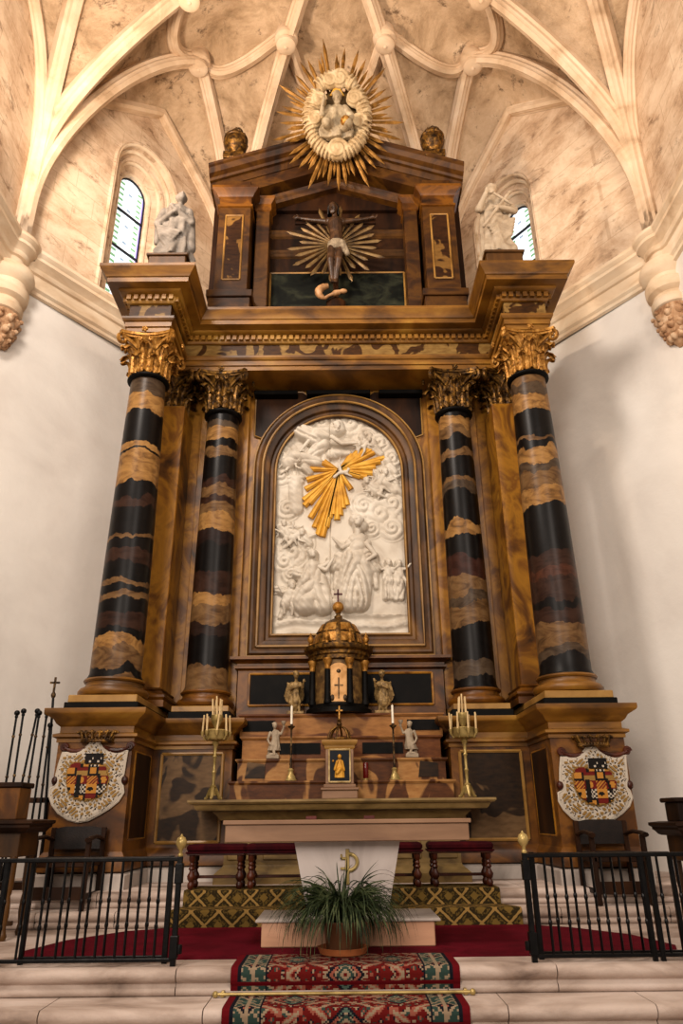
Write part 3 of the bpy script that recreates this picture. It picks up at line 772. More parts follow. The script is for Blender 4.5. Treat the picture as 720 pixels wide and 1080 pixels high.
# column
def torus_prof(): return [(.36, 0), (.415, .015), (.44, .05), (.44, .075), (.415, .11), (.375, .12), (.365, .135), (.35, .165), (.352, .185), (.372, .19), (.385, .21), (.372, .232), (.34, .24)]
def capital_mesh(r=.255, h=.68, half=False):
    mb = MB()
    mb.lathe([(r*.97, 0), (r*.99, h*.25), (r*1.04, h*.5), (r*1.2, h*.72), (r*1.45, h*.86)], 32)
    def leaf(a, z0, lh, w, r0, out):
        # an acanthus leaf: strip rising along the bell and curling outward at the tip, with lobed, fluted edges
        n = 14; b = len(mb.v); cols = 9
        for i in range(n+1):
            t = i/n; th = max(0, (t-.62)/.38)
            z = z0+lh*(t if t < .62 else .62+.34*math.sin(th*PI*.62))
            if t > .86: z -= lh*.16*(t-.86)/.14
            rr = r0+.012+.03*t+out*th**1.5
            lobe = 1+.3*math.sin(t*PI*9)*(t < .95)
            ww = w*(math.sin(PI*(.2+.74*t))**.6)*lobe
            for j in range(cols):
                q = (j-(cols-1)/2)/((cols-1)/2)
                ridge = .036*(1-abs(q))**.7+.016*math.cos(abs(q)*PI*3.2)
                R = rr+ridge*(1-.35*t)+.012*abs(math.sin(t*PI*9))*abs(q)
                an = a+q*ww/rr
                mb.v.append((R*math.cos(an), R*math.sin(an), z-abs(q)**1.5*lh*.07))
        for i in range(n):
            for j in range(cols-1):
                k = b+i*cols+j; mb.face((k, k+1, k+cols+1, k+cols))
    for k in range(8): leaf(2*PI*k/8+PI/8, .0, h*.42, .092, r*.98, .13)
    for k in range(8): leaf(2*PI*k/8, .02, h*.72, .095, r*1.0, .17)
    # corner volutes and small inner helices
    for k in range(4):
        a = PI/4+k*PI/2
        for s in (-1, 1):
            pts = []
            for i in range(8):
                t = i/7; R = r*1.05+.24*t**1.5; aa = a+s*.42*(1-t); pts.append((R*math.cos(aa), R*math.sin(aa), h*(.52+.36*t)))
            cx, cz = r*1.05+.20, h*.80
            for i in range(1, 15):
                t = i/14; th = PI/2-2.4*PI*t; q = .1*(1-t*.85)
                R = r*1.05+.235+q*math.cos(th)*.9; z = h*.78+q*math.sin(th)+.005
                aa = a+s*.02
                pts.append((R*math.cos(aa), R*math.sin(aa), z))
            mb.tube(pts, [.026]*8+[.03-.012*i/14 for i in range(1, 15)], 6)
        a = k*PI/2
        for s in (-1, 1):
            pts = []
            for i in range(7):
                t = i/6; R = r*1.08+.1*t; aa = a+s*(.5-.32*t); pts.append((R*math.cos(aa), R*math.sin(aa), h*(.5+.3*t)))
            for i in range(1, 10):
                t = i/9; q = .05*(1-t*.8); th = PI/2+s*0-2.2*PI*t; aa = a+s*(.18+.1*math.cos(th)*(1-t)); pts.append(((r*1.08+.12)*math.cos(aa), (r*1.08+.12)*math.sin(aa), h*.76+q*math.sin(th)))
            mb.tube(pts, .02, 6)
        R = r*1.08+.2; mb.ball((R*math.cos(a), R*math.sin(a), h*.92), .03, 8, 6)
        for q in range(5): mb.ball((R*math.cos(a)-.032*math.cos(2*PI*q/5)*math.sin(a), R*math.sin(a)+.032*math.cos(2*PI*q/5)*math.cos(a), h*.92+.032*math.sin(2*PI*q/5)), .022, 6, 5)
    # concave abacus
    lp = []
    for k in range(4):
        a0 = PI/4+k*PI/2; a1 = a0+PI/2; c = .585
        p, q = Vector((c*math.cos(a0), c*math.sin(a0))), Vector((c*math.cos(a1), c*math.sin(a1))); m = (p+q)/2
        tn = (q-p).normalized()
        lp.append(tuple(p+tn*.045))
        for i in range(1, 10):
            t = i/10; x = p+(q-p)*t - m.normalized()*(.1*math.sin(PI*t)); lp.append((x.x, x.y))
        lp.append(tuple(q-tn*.045))
    for z0, z1, k in ((.87, .93, .94), (.93, 1.0, 1.0)):
        mb.slab([(x*k, y*k) for x, y in lp], lambda x, y, z=z0*h: (x, y, z), lambda x, y, z=z1*h: (x, y, z))
    return mb
cap_me = mesh_of(capital_mesh(), 'capital', M['gold'], angle=45)
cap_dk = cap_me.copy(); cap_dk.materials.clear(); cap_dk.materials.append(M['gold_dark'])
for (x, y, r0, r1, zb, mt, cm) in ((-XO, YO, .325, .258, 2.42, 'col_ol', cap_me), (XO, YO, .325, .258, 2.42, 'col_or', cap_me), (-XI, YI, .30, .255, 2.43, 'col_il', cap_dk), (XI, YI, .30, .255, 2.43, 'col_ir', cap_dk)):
    c = node('column', AP, (x, y-10.4, zb-.3))
    k = r0/.325
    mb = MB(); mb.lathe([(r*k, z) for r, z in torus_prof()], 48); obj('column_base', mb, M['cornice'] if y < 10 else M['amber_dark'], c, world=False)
    mb = MB(); H = 7.12-zb
    pr = [(r0*1.07, .235), (r0*1.07, .255), (r0*1.0, .3)]+[(r0+(r1-r0)*t**1.6, .3+(H-.3)*t) for t in [i/14 for i in range(1, 15)]]
    mb.lathe(pr, 48); obj('shaft', mb, M[mt], c, world=False)
    mb = MB(); mb.lathe([(r1, H-.005), (r1+.035, H+.005), (r1+.055, H+.03), (r1+.055, H+.05), (r1+.035, H+.07), (r1, H+.09)], 40); obj('astragal', mb, M['black'], c, world=False)
    o = bpy.data.objects.new('capital', cm); COL.objects.link(o); o.parent = c; o.location = (0, 0, 7.2-zb)

# pilasters behind the outer columns
for s in (-1, 1):
    p = node('pilaster', AP, (s*2.86, 10.45-10.4, 2.42-.3))
    mb = MB(); mb.bbox(-.36, .36, -.33, .345, .26, 4.79, .01); obj('pilaster_shaft', mb, M['amber'], p, world=False, smooth=False)
    mb = MB(); mb.sweep([(-.36, .345), (-.36, -.33), (.36, -.33), (.36, .345)], [(.08, 0), (.08, .09), (.06, .1), (.09, .13), (.09, .16), (.05, .19), (.03, .22), (.05, .24), (0, .27)]); obj('pilaster_base', mb, M['amber_dark'], p, world=False)
    o = bpy.data.objects.new('capital', cap_dk); COL.objects.link(o); o.parent = p; o.location = (0, .02, 4.78); o.scale = (1.12, 1.0, 1.0)
    # narrow pilaster strips beside the inner columns
    mb = MB(); mb.bbox(min(s*1.52, s*2.34), max(s*1.52, s*2.34), 10.7, WALL-.002, 2.43, ZCAP, .008); obj('pilaster_strip', mb, M['amber'], AP, smooth=False)

# entablature following the plan of the columns
EP = [(-3.24, 10.79), (-3.24, 9.07), (-2.58, 9.07), (-2.58, 10.12), (2.58, 10.12), (2.58, 9.07), (3.24, 9.07), (3.24, 10.79)]
def course(name, prof, mat, zt=None, zb=None, o=0):
    mb = MB(); mb.sweep(EP, prof)
    for z, q in ((zt, prof[-1][0]), (zb, prof[0][0])):
        if z is not None:
            lp = mb.offset_path(EP, q); mb.flat([lp], lambda x, y, z=z: (x, y, z))
    return obj(name, mb, mat, AP, angle=30)
course('architrave', [(0, ZCAP), (0, 7.96), (.025, 7.965), (.025, 8.05), (.05, 8.06), (.07, 8.09), (.07, 8.13), (0, 8.14)], M['cornice'], zb=ZCAP)
course('frieze', [(-.01, 8.13), (-.01, 8.40)], M['frieze'])
course('cornice', [(0, 8.39), (.03, 8.4), (.05, 8.43), (.05, 8.52), (.12, 8.535), (.15, 8.56), (.15, 8.585), (.29, 8.6), (.29, 8.68), (.31, 8.69), (.33, 8.73), (.38, 8.79), (.40, 8.82), (.40, 8.87), (0, ZTOP)], M['cornice'], zt=ZTOP)
mb = MB(); dp = mb.offset_path(EP, .05)
for i in range(len(dp)-1):
    a, b = Vector(dp[i]), Vector(dp[i+1]); L = (b-a).length; d = (b-a)/L; nrm = Vector((d.y, -d.x)); k = max(1, int(L/.105))
    for j in range(k):
        p = a+d*(L*(j+.5)/k); hw = .032
        c0, c1, c2, c3 = p-d*hw, p+d*hw, p+d*hw+nrm*.05, p-d*hw+nrm*.05
        mb.add([(q.x, q.y, z) for z in (8.435, 8.52) for q in (c0, c1, c2, c3)], [(0, 1, 2, 3), (4, 7, 6, 5), (0, 4, 5, 1), (1, 5, 6, 2), (2, 6, 7, 3), (3, 7, 4, 0)])
obj('dentil_moulding', mb, M['cornice'], AP, smooth=False)

# arched frame round the relief and the spandrels
def arch_path(h, z0, zs, n=32): return [(-h, z0)]+[(-h, z0+(zs-z0)*i/4) for i in range(1, 4)]+[(-h*math.cos(PI*i/n), zs+h*math.sin(PI*i/n)) for i in range(n+1)]+[(h, zs-(zs-z0)*i/4) for i in range(1, 5)]
def frame_sweep(mb, path, prof, y, closed=True):
    """path in (x, z); profile (outwards, towards the viewer)"""
    t = MB(); t.sweep(path, prof, closed)
    mb.add([(x, y-z, q) for (x, q, z) in t.v], t.f)
mb = MB(); fp = arch_path(RX, RZ0, RZS)[::-1]
frame_sweep(mb, fp, [(-.02, 0), (-.02, .05), (.01, .07), (.04, .05), (.08, .05), (.1, .1), (.17, .13), (.2, .13), (.22, .17), (.27, .2), (.3, .2), (.33, .16), (.36, .16), (.38, 0)][::1], WALL-.001)
obj('arch_frame', mb, M['frame_wood'], AP, angle=30)
for hh, dpt, rr in ((.0, .06, .018), (.2, .19, .02), (.345, .17, .014)):
    mb = MB(); pth = arch_path(RX+hh, RZ0-hh, RZS); mb.tube([(x, WALL-dpt, z) for x, z in pth+[pth[0]]], rr, 6); obj('frame_bead', mb, M['tan'], AP)
for s in (-1, 1):
    lp = [(s*1.43, 7.0), (s*1.43, 7.86), (s*.62, 7.86)]+[(s*(RX+.4)*math.sin(a), RZS+(RX+.4)*math.cos(a)) for a in [(.30+.82*i/8) for i in range(9)]]
    lp = [p for p in lp if abs(p[0]) <= 1.431]
    mb = MB(); mb.slab(lp, lambda x, z: (x, WALL-.03, z), lambda x, z: (x, WALL-.001, z)); obj('spandrel', mb, M['wood_dark'], AP, smooth=False)
    mb = MB(); mb.tube([(x, WALL-.03, z) for x, z in lp+[lp[0]]], .014, 5); obj('spandrel_bead', mb, M['tan'], AP)
for x0, x1 in ((-1.45, -.7), (-.55, .55), (.7, 1.45)):
    mb = MB(); mb.bbox(x0, x1, 10.6, WALL-.002, 7.72, 7.8, .01); obj('top_strip', mb, M['black'], AP, smooth=False)

# predella: ledge, dark panels and the sill below the frame
mb = MB(); mb.sweep([(-1.5, 10.79), (-1.5, 10.62), (1.5, 10.62), (1.5, 10.79)], [(0, 2.3), (0, 3.0), (.02, 3.02), (.05, 3.03), (.05, 3.06), (.02, 3.07), (.02, 3.1), (.08, 3.14), (.12, 3.15), (.12, 3.19), (0, 3.2)])
obj('predella', mb, M['amber_dark'], AP, angle=30)
for s in (-1, 1):
    xs = sorted((s*.36, s*1.33))
    mb = MB(); mb.box(xs[0], xs[1], 10.6, 10.62, 2.5, 2.95); obj('predella_panel', mb, M['black'], AP, smooth=False)
    fr = MB(); q = [(xs[0], 10.6, 2.5), (xs[1], 10.6, 2.5), (xs[1], 10.6, 2.95), (xs[0], 10.6, 2.95)]
    for i in range(4): fr.tube([q[i], q[(i+1) % 4]], .018, 6)
    obj('panel_frame', fr, M['amber'], AP)

# attic: piers, inner pilasters, back wall with the dark painting, pediment
ZA0 = ZTOP
mb = MB(); mb.box(-2.45, 2.45, 10.95, 11.15, ZA0, 13.1); obj('attic_wall', mb, M['wood_dark'], AP, smooth=False)  # darker wood than the piers: recess shade put into the colour
for s in (-1, 1):
    def bx(x0, x1, y0, y1, z0, z1, b=.01):
        xs = sorted((s*x0, s*x1)); m = MB(); m.bbox(xs[0], xs[1], y0, y1, z0, z1, b); return m
    m = bx(1.56, 2.3, 10.3, 10.949, ZA0, 9.55); m2 = bx(1.52, 2.34, 10.26, 10.949, 9.55, 9.7); m.add(m2.v, m2.f)
    m3 = bx(1.5, 2.36, 10.24, 10.949, ZA0, 9.15); m.add(m3.v, m3.f)
    obj('attic_plinth', m, M['attic'], AP, smooth=False)
    obj('attic_pier', bx(1.63, 2.23, 10.36, 10.949, 9.7, 11.75), M['attic'], AP, smooth=False)
    pn = node('attic_panel', AP, (s*1.93, 10.36-10.4, 10.0-.3))
    m = MB(); m.box(-.15, .15, -.012, 0, 0, 1.5); obj('panel', m, M['attic_panel'], pn, world=False, smooth=False)
    m = MB(); q = [(-.16, -.012, -.01), (.16, -.012, -.01), (.16, -.012, 1.51), (-.16, -.012, 1.51)]
    for i in range(4): m.tube([q[i], q[(i+1) % 4]], .018, 6)
    obj('bead', m, M['tan'], pn, world=False)
    xs = sorted((s*1.63, s*2.23)); m = MB()
    m.sweep([(xs[0], 10.949), (xs[0], 10.36), (xs[1], 10.36), (xs[1], 10.949)], [(0, 11.72), (.03, 11.73), (.03, 11.78), (0, 11.79), (0, 11.95), (.03, 11.97), (.05, 12.02), (.12, 12.08), (.14, 12.1), (.14, 12.16), (0, 12.17)]); obj('attic_capital', m, M['amber_dark'], AP, angle=30)
    obj('attic_block', bx(1.66, 2.2, 10.4, 10.949, 12.16, 12.45), M['attic'], AP, smooth=False)
    obj('inner_pilaster', bx(1.3, 1.56, 10.62, 10.949, ZA0, 11.9), M['attic'], AP, smooth=False)
    xs = sorted((s*1.3, s*1.56)); m = MB()
    m.sweep([(xs[0], 10.949), (xs[0], 10.62), (xs[1], 10.62), (xs[1], 10.949)], [(0, 11.88), (.03, 11.9), (.03, 11.95), (.02, 12.06), (.09, 12.14), (.1, 12.2), (0, 12.21)]); obj('inner_capital', m, M['amber_dark'], AP, angle=30)
mb = MB(); mb.box(-1.26, 1.26, 10.925, 10.95, 9.2, 10.62); obj('dark_painting', mb, M['landscape'], AP, smooth=False)
fr = MB(); q = [(-1.28, 10.925, 9.2), (1.28, 10.925, 9.2), (1.28, 10.925, 10.63), (-1.28, 10.925, 10.63)]
for i in range(4): fr.tube([q[i], q[(i+1) % 4]], .02, 6)
obj('painting_frame', fr, M['tan'], AP)
for z in (11.0, 11.5): 
    mb = MB(); mb.sweep([(-1.3, 10.949), (1.3, 10.949)], [(0, z), (.04, z+.03), (.04, z+.09), (.07, z+.12), (.07, z+.16), (0, z+.17)]); obj('wall_moulding', mb, M['wood_mid'], AP)
# pediment: gabled cornice swept along x-z, going back to the wall
def gable(name, xh, ze, zp, prof, yb, mat):
    """prof: (height above the rake line, forward y)"""
    mb = MB(); n = len(prof); st = [(-xh, ze), (0, zp), (xh, ze)]
    for (x, z) in st: mb.v += [(x, y, z+h) for h, y in prof]
    for i in range(2):
        for j in range(n): mb.face((i*n+j, i*n+(j+1) % n, (i+1)*n+(j+1) % n, (i+1)*n+j))
    mb.face(range(n)); mb.face([2*n+j for j in range(n)][::-1])
    return obj(name, mb, mat, AP, angle=25)
gable('pediment_cornice', 2.46, 12.36, 13.27, [(-.02, 11.15), (-.02, 10.5), (.02, 10.46), (.05, 10.42), (.05, 10.36), (.09, 10.33), (.12, 10.24), (.2, 10.18), (.22, 10.14), (.27, 10.13), (.27, 11.15)], 11.15, M['attic'])
gable('pediment_fascia', 2.22, 12.2, 13.02, [(-.06, 11.1), (-.06, 10.52), (.2, 10.5), (.2, 11.1)], 11.1, M['attic'])
mb = MB(); lp = [(-1.56, 12.15), (1.56, 12.15), (1.56, 12.42), (0, 13.0), (-1.56, 12.42)]; mb.slab(lp, lambda x, z: (x, 10.86, z), lambda x, z: (x, 10.948, z)); obj('tympanum', mb, M['wood_dark'], AP, smooth=False)  # same dark wood, painting in the shade under the gable
gable('inner_rake', 1.62, 12.05, 12.62, [(0, 10.86), (0, 10.72), (.06, 10.7), (.1, 10.66), (.16, 10.64), (.18, 10.86)], 10.86, M['attic'])

# ================================================================== THE MARBLE RELIEF (numbers are read off a 720 x 900 enlargement)
def rp(cx, cy): return at(240+cx/3.0, 400+cy/3.0, 10.86)
NX, NZ = 210, 372
gx = np.linspace(-RX-.01, RX+.01, NX); gz = np.linspace(RZ0-.02, RZS+RX+.01, NZ)
GX, GZ = np.meshgrid(gx, gz)
Hh = np.zeros_like(GX); mask = np.zeros_like(GX)
rs = np.random.RandomState(4)
def wob(x, z, f, ph): return np.sin(x*f+ph)+np.sin(z*f*1.3+ph*2.1)+.6*np.sin((x+z)*f*1.9+ph*.7)
def limb(a, b, ra, rb, amp=.8, fold=0, ff=46, top=0):
    """raise a rounded limb from a to b (enlargement pixels) on the relief; fold adds drapery ridges"""
    global Hh
    A, B = rp(*a), rp(*b); k = .0052; ra *= k; rb *= k
    dx, dz = B.x-A.x, B.z-A.z; L2 = dx*dx+dz*dz+1e-9
    t = np.clip(((GX-A.x)*dx+(GZ-A.z)*dz)/L2, 0, 1)
    d = np.hypot(GX-A.x-t*dx, GZ-A.z-t*dz); r = ra+(rb-ra)*t
    q = np.clip(1-(d/r)**2, 0, None)
    h = np.sqrt(q)*r*amp+top*(q > 0)
    if fold:
        s = ((GX-A.x)*dz-(GZ-A.z)*dx)/math.sqrt(L2)
        sg = 1 if int(a[0]+a[1]) % 2 else -1
        al = t*math.sqrt(L2)
        ph = ff*.40*s+sg*9*al+1.3*np.sin(5*al+9*s+a[0])+.5*wob(GX, GZ, 4.5, a[1])
        h = h+fold*2.0*np.sqrt(q)*(np.abs(np.sin(ph))**.7*(.75+.25*np.sin(.37*ph))-.5)
    h = h+.022
    Hh = np.maximum(Hh, h*(q > 0))
def swirl(c, R, n=2.6, amp=.05):
    global Hh
    C_ = rp(*c); R *= .0052; d = np.hypot(GX-C_.x, (GZ-C_.z)); a = np.arctan2(GZ-C_.z, GX-C_.x)
    q = np.clip(1-d/R, 0, 1); h = amp*(.7*np.sqrt(q)+.75*np.abs(np.sin(n*PI*d/R+a*.5))*np.sqrt(q))
    Hh = np.maximum(Hh, h)
# background: ground strata and faint clouds
low = rp(300, 745).z
Hh += np.where(GZ < low, .02+.018*np.sin((GZ-low)*34+1.5*np.sin(GX*3)+.4*np.sin(GX*11)), .006*(1+wob(GX, GZ, 5, .4)/2.6))
for c, R in (((205, 545), 62), ((180, 575), 48), ((240, 520), 40), ((480, 425), 78), ((520, 470), 50), ((430, 400), 55), ((520, 390), 60), ((455, 470), 40), ((190, 410), 46), ((170, 240), 60), ((230, 160), 56), ((300, 135), 60), ((390, 140), 66), ((440, 180), 56), ((480, 200), 55), ((520, 250), 50), ((170, 300), 50), ((280, 250), 46), ((200, 620), 34)): swirl(c, R)
limb((215, 325), (215, 410), 22, 24, .5); limb((195, 312), (238, 312), 9, 9, .9); limb((195, 325), (235, 325), 8, 8, .9)
# reclining bearded figure in the clouds, cherubs round it
limb((285, 185), (345, 165), 36, 26, .9, .018, 60); limb((225, 165), (275, 190), 30, 34, .9, .03, 70); limb((350, 150), (356, 165), 21, 20, 1.1); limb((335, 200), (395, 215), 17, 10, 1.1)
limb((300, 210), (250, 260), 26, 20, .9, .02, 70); limb((215, 250), (285, 265), 30, 18, .9, .02, 60); limb((330, 240), (380, 235), 20, 12, .9, .02); limb((190, 270), (215, 255), 24, 22, 1)
for (x, y) in ((236, 262), (440, 328), (470, 300), (505, 300), (505, 262), (425, 185), (460, 205), (235, 488), (190, 462), (528, 330), (168, 470)):
    limb((x, y), (x+2, y+4), 15, 14, 1.1); limb((x+8, y+18), (x+24, y+34), 16, 12, 1.0, .008, 80); limb((x+18, y+14), (x+44, y+4), 11, 5, .8, .012, 120)
limb((440, 330), (470, 360), 16, 18, 1); limb((480, 320), (530, 355), 22, 16, .9, .012); limb((180, 480), (240, 500), 18, 14, 1); limb((235, 490), (262, 512), 10, 6, 1)
# standing robed woman
limb((412, 520), (405, 580), 34, 36, .95, .02, 55); limb((420, 560), (455, 600), 34, 26, .9, .028, 60); limb((400, 580), (385, 700), 46, 40, .85, .034, 52); limb((425, 590), (415, 705), 40, 34, .85, .034, 60)
limb((355, 590), (440, 560), 22, 26, 1.0, .02, 70); limb((365, 640), (440, 600), 22, 20, 1.0, .03, 80); limb((440, 545), (472, 600), 17, 16, 1, .012); limb((395, 525), (350, 525), 12, 9, 1.2); limb((380, 545), (338, 600), 20, 14, 1.1, .02)
limb((411, 455), (413, 478), 21, 16, 1.25); limb((405, 448), (426, 470), 22, 20, 1.15, .008, 160); limb((412, 480), (412, 505), 10, 12, 1.2)
# her mantle swung across the hips and trailing behind
limb((352, 560), (400, 612), 15, 20, 1.2, .012, 110); limb((400, 612), (462, 560), 20, 15, 1.2, .012, 110); limb((462, 565), (470, 660), 17, 8, 1.1, .012, 120); limb((350, 560), (340, 660), 14, 7, 1.0, .01, 120); limb((372, 640), (350, 705), 26, 18, 1, .02, 80)
# kneeling figure
limb((268, 600), (275, 640), 28, 30, 1, .02, 60); limb((260, 640), (245, 705), 36, 44, .85, .032, 56); limb((285, 640), (300, 715), 30, 34, .85, .03, 60); limb((225, 620), (300, 655), 22, 20, 1, .026, 70)
limb((270, 556), (271, 572), 17, 14, 1.25); limb((290, 600), (330, 575), 12, 8, 1.2); limb((250, 600), (235, 640), 13, 10, 1.2); limb((320, 570), (340, 590), 9, 7, 1.1)
# cherub with wings, low left
limb((205, 655), (206, 666), 15, 13, 1.2); limb((200, 680), (185, 712), 20, 19, 1.1); limb((205, 705), (240, 708), 13, 8, 1.1); limb((185, 715), (165, 755), 12, 7, 1.1); limb((200, 720), (222, 750), 11, 6, 1.1); limb((175, 672), (148, 662), 16, 10, .9, .014, 110); limb((215, 680), (235, 672), 9, 6, 1.1)
# two small figures at the right
for (x, y) in ((507, 590), (538, 592)):
    limb((x, y-8), (x, y+2), 12, 11, 1.2); limb((x, y+22), (x+2, y+50), 17, 18, 1, .012, 90); limb((x, y+50), (x-6, y+100), 18, 12, .9, .018, 90); limb((x+10, y+52), (x+12, y+100), 14, 10, .9, .018, 90); limb((x-8, y+24), (x+14, y+34), 8, 6, 1.1)
Hh += .0035*wob(GX, GZ, 34, 1.2)*(Hh > .03)
# the long joint between the two slabs
jx = rp(325, 500).x; Hh -= .02*np.exp(-((GX-jx)/.006)**2)
YR = 10.9
inside = (np.abs(GX) <= RX+.011) & ((GZ <= RZS) | (np.hypot(GX, np.maximum(GZ-RZS, 0)) <= RX+.02))
RL = thing('marble_relief', 'white marble relief of robed figures and clouds with gilded rays in the arched frame', 'relief', (0, YR, RZ0))
mb = MB(); idx = -np.ones(GX.shape, int)
for j in range(NZ):
    for i in range(NX):
        if inside[j, i]: idx[j, i] = len(mb.v); mb.v.append((GX[j, i], YR-.02-Hh[j, i]*1.15, GZ[j, i]))
for j in range(NZ-1):
    for i in range(NX-1):
        q = (idx[j, i], idx[j, i+1], idx[j+1, i+1], idx[j+1, i])
        if min(q) >= 0: mb.face(q)
mb.slab(arch_loop(RX+.01, RZ0-.02, RZS), lambda x, z: (x, YR+.02, z), lambda x, z: (x, YR+.16, z))
obj('relief_slab', mb, M['relief'], RL, angle=80)
# heads, arms and cherubs carved almost in the round
m = MB()
def R3(x, y, o=.1): p = rp(x, y); return Vector((p.x, YR-o, p.z))
def limb3(pts, r, o=.14):
    q = [R3(x, y, o+.02*i) for i, (x, y) in enumerate(pts)]
    for a, b, k in zip(q[:-1], q[1:], range(9)): m.caps(a, b, r*(1-.15*k), r*(1-.15*(k+1)), 8)
    d = (q[-1]-q[-2]).normalized(); hand(m, q[-1], d, d.cross(Vector((0, 1, 0))), r*16)
def cherub(x, y, s, ang, wings=True):
    c, sn = math.cos(ang), math.sin(ang); f = lambda u, v: (x+(u*c-v*sn)*s, y+(u*sn+v*c)*s)
    head(m, R3(x, y, .13), .0054*s*15, (.3*c, -1, .2)); a, b = f(0, 20), f(2, 44)
    m.caps(R3(*a, .1), R3(*b, .1), .07*s, .075*s)
    limb3([f(-9, 20), f(-24, 30), f(-34, 20)], .03*s, .1); limb3([f(9, 20), f(24, 24), f(36, 14)], .03*s, .12)
    for k in (-1, 1): m.caps(R3(*f(k*7, 46), .1), R3(*f(k*16+4, 66), .13), .045*s, .034*s); m.caps(R3(*f(k*16+4, 66), .13), R3(*f(k*12+10, 92), .09), .034*s, .02*s)
    if wings:
        for k in (-1, 1):
            for i in range(5): m.caps(R3(*f(k*10, 22), .06), R3(*f(k*(26+7*i), 4+9*i), .05), .03*s, .012*s, 6)
head(m, R3(346, 160, .16), .088, (.35, -1, -.45), beard=True); limb3([(330, 192), (362, 214), (398, 214)], .045); limb3([(300, 185), (262, 200), (240, 228)], .045)
head(m, R3(412, 460, .2), .1, (-.35, -1, .3)); m.caps(R3(411, 488, .16), R3(410, 506, .13), .05, .07); limb3([(388, 528), (362, 542), (342, 522)], .042, .16); limb3([(438, 530), (466, 566), (440, 584)], .045, .18)
m.caps(R3(385, 524, .12), R3(440, 526, .12), .075, .075)
head(m, R3(269, 560, .17), .08, (.5, -1, .35)); m.caps(R3(268, 582, .13), R3(268, 596, .12), .04, .06); limb3([(288, 600), (312, 612), (330, 584)], .036, .15); limb3([(250, 602), (236, 636), (258, 650)], .036, .15)
cherub(205, 655, 1.0, .25); cherub(440, 328, .85, -.9); cherub(498, 300, .9, .5); cherub(236, 490, .8, 1.1); cherub(180, 462, .8, -.3); cherub(228, 262, .75, 1.2, False); cherub(508, 585, .8, .1, False); cherub(540, 588, .85, -.1, False); cherub(448, 198, .6, .7, False)
o = obj('carved_figures', m, M['relief'], RL); remesh(o, .011, 1)
# gilded rays
rays = MB(); c0 = rp(352, 290)
tips = [(255, 285), (250, 320), (246, 350), (240, 385), (243, 402), (258, 395), (262, 440), (275, 470), (285, 495), (300, 500), (312, 470), (322, 440), (333, 430), (346, 446), (356, 432), (365, 410), (378, 400), (390, 350), (288, 262), (305, 262), (392, 240), (410, 232), (430, 225), (450, 218), (470, 215), (478, 225), (495, 250), (482, 262), (468, 280), (462, 300), (440, 312), (420, 310)]
for (x, y) in tips:
    e = rp(x, y); d = Vector((e.x-c0.x, 0, e.z-c0.z)); L = d.length; d.normalize(); nrm = Vector((d.z, 0, -d.x)); w0, w1 = .022, .05
    p = [Vector((c0.x, 0, c0.z))+d*.03, Vector((c0.x, 0, c0.z))+d*L]
    pr = []
    for q, w in zip(p, (w0, w1)):
        for k, hgt in ((-1, .035), (-.35, .062), (.35, .062), (1, .035)): pr.append((q.x+nrm.x*w*k, YR-.035-hgt, q.z+nrm.z*w*k))
        for k in (1, -1): pr.append((q.x+nrm.x*w*k, YR-.01, q.z+nrm.z*w*k))
    rays.add(pr, [(i, (i+1) % 6, 6+(i+1) % 6, 6+i) for i in range(6)]+[tuple(range(6))[::-1], tuple(range(6, 12))])
tag(obj('gilded_rays', rays, M['gold_ray'], RL, smooth=False), 'fan of gilded rays')
dv = MB(); dc = rp(366, 296)
def dvp(x, y, o=.1): p = rp(x, y); return (p.x, YR-o, p.z)
dv.caps(dvp(352, 302), dvp(376, 298), .03, .035); dv.ball(dvp(382, 290), .028); dv.caps(dvp(358, 296), dvp(352, 268), .028, .012); dv.caps(dvp(366, 300), dvp(392, 312), .028, .012); dv.caps(dvp(350, 304), dvp(338, 314), .022, .03); dv.caps(dvp(352, 268), dvp(356, 250), .014, .006)
o = obj('dove', dv, M['relief'], RL); remesh(o, .008, 2)
# ================================================================== STATUES AND CARVED THINGS
def plinth(parent, w, d, z0, z1, mat):
    m = MB(); m.bbox(-w, w, -d, d, z0, z1, .015); m.bbox(-w-.03, w+.03, -d-.03, d+.03, z1-.07, z1-.02, .01); m.bbox(-w-.03, w+.03, -d-.03, d+.03, z0, z0+.06, .01)
    return obj('plinth', m, mat, parent, world=False, smooth=False)

# saints on the corner blocks
S1 = thing('saint_statue', 'grey stone robed saint with hands on breast, beside the larger window', 'statue', (-2.72, 9.25, ZTOP))
plinth(S1, .30, .24, 0, .5, M['wood_mid'])
m = MB(); lean = lambda z: (.05*math.sin(z*2.2), .02*math.sin(z*3))
robe(m, [(.02, 0), (.30, .005), (.31, .08), (.27, .25), (.235, .45), (.25, .62), (.235, .78), (.2, .92), (.21, 1.02), (.22, 1.1), (.15, 1.17), (.07, 1.2)], (0, 0, .5), 8, .2, .4, 1.4, lean)
m.caps((.05, 0, 1.66), (.07, -.03, 1.76), .055, .05); head(m, (.085, -.06, 1.86), .115, (.35, -1, .55), beard=False)
m.caps((-.19, -.02, 1.57), (-.27, -.07, 1.27), .08, .065); m.caps((-.27, -.07, 1.27), (.0, -.22, 1.38), .06, .04); hand(m, (.0, -.22, 1.38), (.9, -.1, .4), (0, -.3, 1), 1.1)
m.caps((.22, -.02, 1.56), (.29, -.08, 1.28), .08, .065); m.caps((.29, -.08, 1.28), (.06, -.23, 1.44), .06, .04); hand(m, (.06, -.23, 1.44), (-.7, -.1, .5), (0, -.3, 1), 1.1)
for i in range(6): m.caps((-.26+.02*i, -.1-.02*i, 1.2-.07*i), (.16-.04*i, -.2, .98-.06*i), .035, .028)   # mantle gathered across the body
m.caps((.27, .02, 1.45), (.3, 0, .8), .06, .09); m.caps((-.3, .05, 1.35), (-.28, .02, .95), .06, .05)
